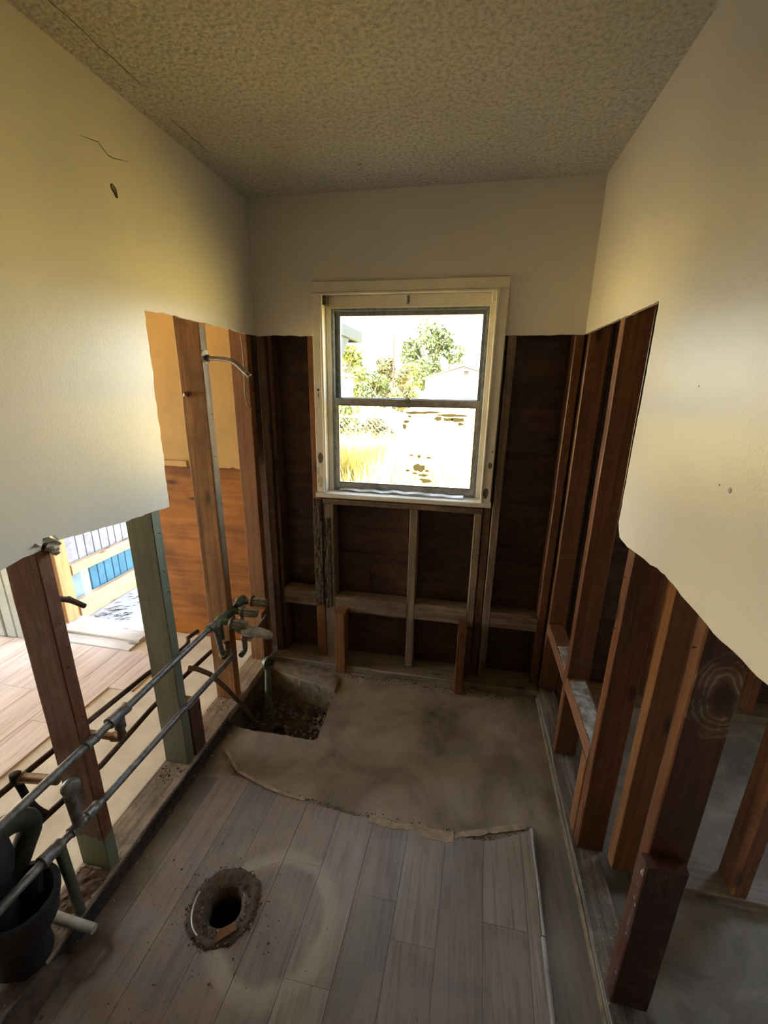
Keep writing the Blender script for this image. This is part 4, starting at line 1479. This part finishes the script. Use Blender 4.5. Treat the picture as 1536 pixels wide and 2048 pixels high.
mb = MB()
vs, fs = [], []
for i in range(18):
    for j in range(10):
        y = .70 + .14 * i / 17
        x = -1.19 + .112 * j / 9
        e = min(i, 17 - i, j, 9 - j) / 3
        z = .0425 + min(1, e) * (.010 + .009 * noise.noise(Vector((x * 45, y * 45, 3))) + .005 * noise.noise(Vector((x * 130, y * 130, 5))))
        vs.append((x, y, z))
for i in range(17):
    for j in range(9):
        fs.append((i * 10 + j, i * 10 + j + 1, i * 10 + j + 11, i * 10 + j + 10))
mb.add(vs, fs)
tag(mb.build('rotted_heap', M['rot']), 'reddish heap of rotted wood at the foot of the brown stud', 'dirt', kind='stuff')
# earth showing where the plate has rotted away round the stack
mb = MB()
vs, fs = [], []
for i in range(26):
    for j in range(12):
        y = .15 + .50 * i / 25
        x = -1.27 + .245 * j / 11
        e = min(i, 25 - i, j * 1.5, (11 - j) * 1.5) / 3
        z = .0 + min(1, e) * (.052 + .030 * noise.noise(Vector((x * 16, y * 16, 3))) + .012 * noise.noise(Vector((x * 60, y * 60, 5))))
        vs.append((x + .006 * noise.noise(Vector((x * 40, y * 40, 8))), y, z))
for i in range(25):
    for j in range(11):
        fs.append((i * 12 + j, i * 12 + j + 1, i * 12 + j + 13, i * 12 + j + 12))
mb.add(vs, fs)
tag(mb.build('dirt_mound', M['dirt'], smooth=True), 'mound of brown earth round the foot of the cast iron pipe', 'dirt', kind='stuff')
# loose dirt and crumbs
rd = random.Random(21)


def scatter(name, label, mat, n, fn, smin, smax, z=.002):
    mb = MB()
    for q in range(n):
        x, y, zz = fn()
        mb.chunk((x, y, zz + z), rd.uniform(smin, smax) * (1 if rd.random() < .9 else 1.8), q)
    return tag(mb.build(name, M[mat]), label, 'debris', kind='stuff')


scatter('plate_dirt', 'dark dirt gathered along the foot of the left bottom plate', 'dirt', 900,
        lambda: (XL + abs(rd.gauss(0, .022)) + .002, rd.uniform(.4, 1.55), 0), .0012, .0042)
scatter('plate_dirt', 'brown crumbs lying on the left bottom plate round the stud feet', 'dirt', 620,
        lambda: (rd.uniform(-1.19, -1.078), rd.choice((.80, .83, 1.22, 1.62, .72)) + rd.gauss(0, .035), .043), .001, .0036)
scatter('plaster_crumbs', 'pale plaster crumbs sprinkled along the left bottom plate', 'crumb', 220,
        lambda: (-1.075 + rd.gauss(0, .03), rd.uniform(.5, 2.0), .043 if rd.random() < .5 else .003), .0012, .004)
scatter('floor_crumbs', 'tan and pale crumbs scattered over the plank floor', 'crumb', 260,
        lambda: (lambda x, y: (x, y, .003) if (x - FC[0]) ** 2 + (y - FC[1]) ** 2 > .006 else (x - .2, y + .15, .003))(-.75 + rd.gauss(0, .22), rd.gauss(.95, .28)), .0008, .0026)
scatter('floor_dirt', 'dark crumbs scattered over the plank floor round the toilet drain', 'dirt', 420,
        lambda: (lambda a, r: (FC[0] + r * cos(a), FC[1] + r * sin(a), .004))(rd.uniform(0, 6.3), .07 + abs(rd.gauss(0, .11))), .0008, .0028)
scatter('back_crumbs', 'crumbs along the foot of the window wall', 'dirt', 500,
        lambda: (rd.uniform(-.62, .46), 2.055 - abs(rd.gauss(0, .03)), 0), .0015, .005)
scatter('back_plaster', 'pale crumbs on the blocking and plate of the window wall', 'crumb', 160,
        lambda: rd.choice([(rd.uniform(-.66, -.28), rd.uniform(2.136, 2.17), .452), (rd.uniform(-.2, .05), rd.uniform(2.136, 2.16), .455), (rd.uniform(-1.0, .42), rd.uniform(2.07, 2.13), .043),
                           (rd.uniform(-1.0, -.82), rd.uniform(2.136, 2.16), .47)]), .0012, .0038)
scatter('plate_crumbs', 'pale crumbs on the right bottom plate', 'crumb', 260,
        lambda: (rd.uniform(.478, .56), rd.uniform(.6, 1.3), .043), .0006, .0018)
scatter('edge_dirt', 'dark dirt line along the bath edge of the plank floor', 'dirt', 600,
        lambda: (lambda x: (x, edge_y(x) + rd.gauss(.006, .008), 0))(rd.uniform(-.9, .34)), .001, .004)
# flakes in the pit
mb = MB()
for q in range(420):
    x, y = rd.uniform(-1.03, -.63), rd.uniform(1.56, 1.9)
    z = -.137 + rd.uniform(-.01, .022)
    a, t, s = rd.uniform(0, 6.3), rd.uniform(-.8, .8), rd.uniform(.006, .016)
    u = Vector((cos(a), sin(a), t)) * s
    w = Vector((-sin(a), cos(a), rd.uniform(-.6, .6))) * s * .5
    c = Vector((x, y, z))
    mb.add([c - u, c + w, c + u, c - w, c + Vector((0, 0, .0015))], [(0, 1, 4), (1, 2, 4), (2, 3, 4), (3, 0, 4), (0, 3, 2, 1)])
tag(mb.build('pit_litter', M['leaflitter']), 'dry flakes and broken bits filling the floor pit', 'debris', kind='stuff')
rp = random.Random(5)
mb = MB()
for q in range(60):
    mb.chunk((rp.uniform(-.645, -.60), rp.uniform(1.60, 1.92), rp.uniform(-.05, .006)), rp.uniform(.005, .013), q)
tag(mb.build('pit_rubble', M['dirt_tan']), 'broken concrete lumps along the right rim of the floor pit', 'debris', kind='stuff')

# ------------------------------------------------------------------ outside
GZ = -.28
mb = MB()
N = 40
vs, fs = [], []
for i in range(N):
    for j in range(N):
        x, y = -70 + 120 * i / (N - 1), 2.26 + 90 * j / (N - 1)
        vs.append((x, y, GZ + .08 * noise.noise(Vector((x * .3, y * .3, 0))) * min(1, (y - 2) / 4)))
for i in range(N - 1):
    for j in range(N - 1):
        fs.append((i * N + j, i * N + N + j, i * N + N + j + 1, i * N + j + 1))
mb.add(vs, fs)
mb.box(-70, -5.3, -20, 2.26, GZ - .05, GZ)
mb.box(3.4, 50, -20, 2.26, GZ - .05, GZ)
ground = struct(mb.build('ground', M['earth'], org=(0, 2.3, GZ)))


def blades(name, label, mat, n, fn, hmin, hmax, seed):
    rr = random.Random(seed)
    vs, fs = [], []
    for q in range(n):
        x, y = fn(rr)
        h = rr.uniform(hmin, hmax)
        a = rr.uniform(0, 6.3)
        w = rr.uniform(.006, .013)
        lx, ly = rr.gauss(0, .16) * h, rr.gauss(0, .16) * h
        k = len(vs)
        ux, uy = cos(a) * w, sin(a) * w
        vs += [(x - ux, y - uy, GZ - .02), (x + ux, y + uy, GZ - .02), (x + lx * .4 + ux * .7, y + ly * .4 + uy * .7, GZ + h * .6), (x + lx * .4 - ux * .7, y + ly * .4 - uy * .7, GZ + h * .6),
               (x + lx, y + ly, GZ + h)]
        fs += [(k, k + 1, k + 2, k + 3), (k + 3, k + 2, k + 4)]
    mb = MB()
    mb.v, mb.f = vs, fs
    return tag(mb.build(name, M[mat], fix=False), label, 'grass', kind='stuff')


blades('tall_grass', 'tall dry yellow grass filling the yard outside the window', 'straw', 42000,
       lambda r: (lambda x, y: (x, y) if x > -1.5 or y > 6.6 else (x + 4.2, y))(r.uniform(-4.6, 3.0), 3.6 + 5.2 * sqrt(r.random())), .45, 1.0, 1)
blades('tall_weeds', 'olive weeds standing among the dry grass outside the window', 'straw_dark', 2600,
       lambda r: (lambda c: (c[0] + r.gauss(0, .22), c[1] + r.gauss(0, .25)))(r.choice([(-2.2, 7.2), (-1.5, 7.6), (-1.9, 6.3), (.0, 7.6), (-.3, 7.0), (.25, 6.8), (-.9, 7.7), (-.5, 5.8), (-2.45, 6.2)])), .4, .95, 2)

# chain link fence across the yard
cf = thing('chain_link_fence', 'chain link fence with a pale top rail behind the tall grass', 'fence', (-1, 9, GZ))
FZ0, FZ1 = GZ + .05, .955
mb = MB()
mb.tube([(-9, 9, FZ1), (-1, 9, FZ1 + .005), (6, 9, FZ1)], .022, 8)
mb.build('top_rail', M['rail'], cf, smooth=True)
for x in (-8, -5.4, -1.62, .9, 3.6, 6):
    mb = MB()
    mb.tube([(x, 9.03, GZ - .1), (x, 9.03, FZ1 + .05)], .028, 8)
    mb.lathe([(.03, 0), (.03, .015), (.012, .03), (0, .032)], (x, 9.03, FZ1 + .045), (0, 0, 1), 8)
    mb.build('post', M['rail'], cf, smooth=True)
mb = MB()
hh = FZ1 - FZ0
x = -9.0
while x < 6.0:
    for s in (1, -1):
        xa, xb = x, x + s * hh
        mb.tube([(xa, 8.985 + .006 * s, FZ0), (xb, 8.985 + .006 * s, FZ1)], .0065, 3, False)
    x += .105
o = mb.build('mesh_wire', M['chain'], cf)
o['kind'] = 'stuff'


def tree(label, x, y, h, rx, mat, n, seed, low=.25, size=.22):
    rr = random.Random(seed)
    t = thing('tree', label, 'tree', (x, y, GZ), 'trees beyond the fence')
    mb = MB()
    mb.tube([(x, y, GZ - .2), (x + .1, y, GZ + h * .3), (x - .05, y + .1, GZ + h * .55)], [h * .035, h * .025, h * .012], 8)
    for q in range(5):
        a = q * 1.3 + rr.random()
        mb.tube([(x, y, GZ + h * (.25 + .05 * q)), (x + cos(a) * rx * .35, y + sin(a) * rx * .35, GZ + h * (.45 + .06 * q)), (x + cos(a) * rx * .6, y + sin(a) * rx * .6, GZ + h * (.55 + .07 * q))],
                [h * .016, h * .009, h * .003], 6)
    mb.build('trunk', M['bark'], t, smooth=True)
    lobes = []
    for q in range(13):
        a, b = rr.uniform(0, 6.3), rr.random()
        zc = low + (1 - low) * (.14 + .72 * b)
        rad = rx * (.75 * sin(pi * min(1, .18 + .72 * b)))
        lobes.append((x + cos(a) * rad * rr.random() ** .5, y + sin(a) * rad * rr.random() ** .5, GZ + h * zc, rx * rr.uniform(.26, .44)))
    vs, fs = [], []
    for q in range(n):
        lx, ly, lz, lr = rr.choice(lobes)
        dv = Vector((rr.gauss(0, 1), rr.gauss(0, 1), rr.gauss(0, 1))).normalized() * lr * rr.uniform(.55, 1.06)
        c = Vector((lx, ly, lz)) + dv
        c.z = max(c.z, GZ + h * low * .5)
        u = Vector((rr.gauss(0, 1), rr.gauss(0, 1), rr.gauss(0, 1))).normalized()
        w = u.cross(Vector((rr.gauss(0, 1), rr.gauss(0, 1), rr.gauss(0, 1)))).normalized()
        s = size * rr.uniform(.5, 1.1)
        k = len(vs)
        vs += [c - u * s, c + w * s * .5, c + u * s, c - w * s * .5]
        fs += [(k, k + 1, k + 2, k + 3)]
    mb = MB()
    mb.v, mb.f = vs, fs
    mb.build('crown', M[mat], t, fix=False)
    return t


tree('big round tree standing highest behind the white house', -4.8, 53, 8.9, 4.1, 'leaf_a', 5200, 1, .16, .28)
tree('slim olive tree behind the utility pole', -6.9, 36, 4.3, 1.3, 'leaf_c', 2200, 2, .1, .18)
tree('yellow green tree below the patio cover corner', -9.9, 35, 5.3, 1.7, 'leaf_b', 2600, 3, .08, .2)
tree('low olive tree left of the utility pole', -7.2, 33.5, 2.9, 1.5, 'leaf_a', 2200, 4, .05, .17)
tree('bushy tree right of the utility pole', -4.7, 31, 3.3, 1.2, 'leaf_c', 2200, 5, .05, .17)
tree('small tree peeping over the right roof slope of the white house', 1.5, 53, 5.0, 1.2, 'leaf_b', 1000, 6, .2, .2)
tree('low shrub against the left wall of the white house', -4.9, 38, 2.3, .8, 'leaf_b', 1200, 7, .02, .16)
tree('yellow green bush just behind the chain link fence', -3.3, 11.2, 1.40, .75, 'leaf_b', 2600, 8, .02, .085)
tree('dark bush beside the yellow green one behind the fence', -2.45, 11.6, 1.18, .55, 'leaf_c', 1600, 9, .02, .075)

tree('dense green tree at the left end of the tree line', -11.4, 41, 4.6, 1.9, 'leaf_a', 2600, 11, .03, .2)
tree('olive tree filling the gap left of the utility pole, far back', -9.3, 45, 4.4, 1.9, 'leaf_c', 2600, 12, .03, .2)
tree('broad low tree between the utility pole and the big round tree', -6.6, 47, 4.6, 1.9, 'leaf_b', 2600, 13, .03, .2)

# white house in the distance
ho = thing('house', 'white gabled house beyond the trees', 'house', (-.75, 40, GZ))
mb = MB()
gab = [(-3.95, GZ), (3.2, GZ), (3.2, 2.05), (-.70, 3.14), (-3.95, 2.12)]
mb.prism(gab, [], lambda u, v, t: (u, t, v), 40, 48)
mb.build('wall', M['stucco'], ho)
for (xa, za), (xb, zb) in (((-4.25, 2.06), (-.70, 3.20)), ((-.70, 3.20), (3.5, 2.0))):
    mb = MB()
    mb.prism([(xa, za), (xb, zb), (xb, zb + .12), (xa, za + .12)], [], lambda u, v, t: (u, t, v), 39.6, 48.4)
    mb.build('roof', M['shingle'], ho)
mb = MB()
mb.box(-.62, -.20, 39.95, 40.02, 2.46, 2.84)
for q in range(5):
    mb.box(-.62, -.20, 39.92, 39.96, 2.48 + q * .075, 2.51 + q * .075)
mb.build('gable_vent', M['vent'], ho)
sd = thing('shed', 'low pale roofed shed under the trees at the left of the view', 'shed', (-8.6, 28.8, GZ))
mb = MB()
mb.box(-9.3, -7.9, 28, 29.6, GZ, 1.9)
mb.build('wall', M['stucco'], sd)
mb = MB()
mb.prism([(-9.8, 2.55), (-7.6, 1.95), (-7.6, 2.05), (-9.8, 2.72)], [], lambda u, v, t: (u, t, v), 27.7, 29.9)
mb.build('roof', M['shingle'], sd)
dt = thing('satellite_dish', 'grey satellite dish on a post in front of the white house', 'satellite dish', (-1.45, 25, GZ))
mb = MB()
mb.lathe([(0, 0), (.14, .015), (.26, .05), (.37, .10), (.375, .105), (.26, .06), (.14, .025), (0, .01)], (-1.55, 25, 2.72), (.75, -.55, .30), 24, cap=False)
mb.build('bowl', M['dish'], dt, smooth=True)
mb = MB()
mb.tube([(-1.35, 25.05, GZ), (-1.35, 25.05, 2.4), (-1.5, 25.03, 2.70)], .035, 8)
mb.build('mast', M['dish'], dt, smooth=True)
mb = MB()
mb.tube([(-1.62, 25.02, 2.42), (-1.28, 24.75, 2.88)], .012, 6)
mb.build('feed_arm', M['dish'], dt)
mb = MB()
mb.tube([(-6.0, 34.9, GZ), (-6.02, 35, 5.25)], [.10, .065], 8)
tag(mb.build('utility_pole', M['pole'], smooth=True), 'thin wooden pole rising in front of the far trees', 'pole')

# patio beside the window: slab, roof and screen fence
pc = thing('patio_cover', 'blue grey patio roof corner with a knee brace, outside the upper window pane', 'patio cover', (-1.7, 5, GZ))
mb = MB()
mb.box(-5.6, -1.62, 2.62, 6.52, 2.345, 2.40)
mb.build('roof_panel', M['roofing'], pc)
mb = MB()
mb.board(-1.64, -1.59, 2.60, 6.50, 2.205, 2.345, .004, .002)
mb.build('fascia', M['sidewood'], pc)
mb = MB()
mb.board(-5.6, -1.65, 6.46, 6.50, 2.205, 2.345, .004, .002)
mb.build('fascia', M['sidewood'], pc)
mb = MB()
mb.board(-1.70, -1.61, 5.02, 5.11, GZ, 2.205, .004, .002)
mb.build('post', M['sidewood'], pc)
mb = MB()
mb.prism([(5.11, 1.66), (5.11, 1.86), (5.55, 2.205), (5.90, 2.205)], [], lambda u, v, t: (t, u, v), -1.69, -1.62)
mb.build('knee_brace', M['sidewood'], pc)
mb = MB()
mb.box(-5.6, -1.95, 2.262, 6.5, -.20, -.018)
slab = struct(mb.build('patio_floor', M['patio'], org=(-2, 2.26, -.2)))
pf = thing('screen_fence', 'timber screen with blue boards beside the patio, seen through the doorway', 'fence', (-2.62, 2.4, 0))
for y0, y1, z0, z1, x0, x1 in ((2.252, 5.4, .345, .405, -2.66, -2.615), (2.252, 5.4, 0, .135, -2.66, -2.610), (2.252, 5.4, 1.25, 1.33, -2.66, -2.615)):
    mb = MB()
    mb.board(x0, x1, y0, y1, z0 - .015, z1, .004, .003, 20)
    mb.build('rail', M['fresh_wood'], pf)
y = 2.27
rb = random.Random(9)
k = 0
while y < 5.3:
    w = .095 if k in (0,) else rb.uniform(.062, .078)
    if k != 1:
        mb = MB()
        mb.board(-2.688, -2.670, y, y + w - .006, .02, .37, .002, .001, 4)
        mb.build('lower_board', M['fence_white' if k == 0 else 'blue'], pf)
    mb = MB()
    mb.board(-2.692, -2.674, y + .01, y + w + .004, .372, 1.30, .002, .001, 4)
    mb.build('upper_board', M['lilac'], pf)
    y += w
    k += 1
jb = MB()
jb.board(-2.645, -2.60, 2.135, 2.228, .028, 2.08, .003, .001)
tag(jb.build('door_jamb', M['fresh_wood_z']), 'orange jamb post of the doorway in the next room', 'jamb')
rj = random.Random(31)
mb = MB()
for q in range(70):
    c = Vector((rj.uniform(-2.58, -2.30) , 2.30 + rj.random() ** 1.5 * .5, -.015))
    a = rj.gauss(.5, .35)
    u = Vector((cos(a), sin(a), 0)) * rj.uniform(.008, .03)
    mb.tube([c - u, c + Vector((0, 0, .003)), c + u], [.0008, .002, .0008], 4)
tag(mb.build('patio_litter', M['pole']), 'dark twigs and leaf bits on the patio slab outside the doorway', 'debris', kind='stuff')
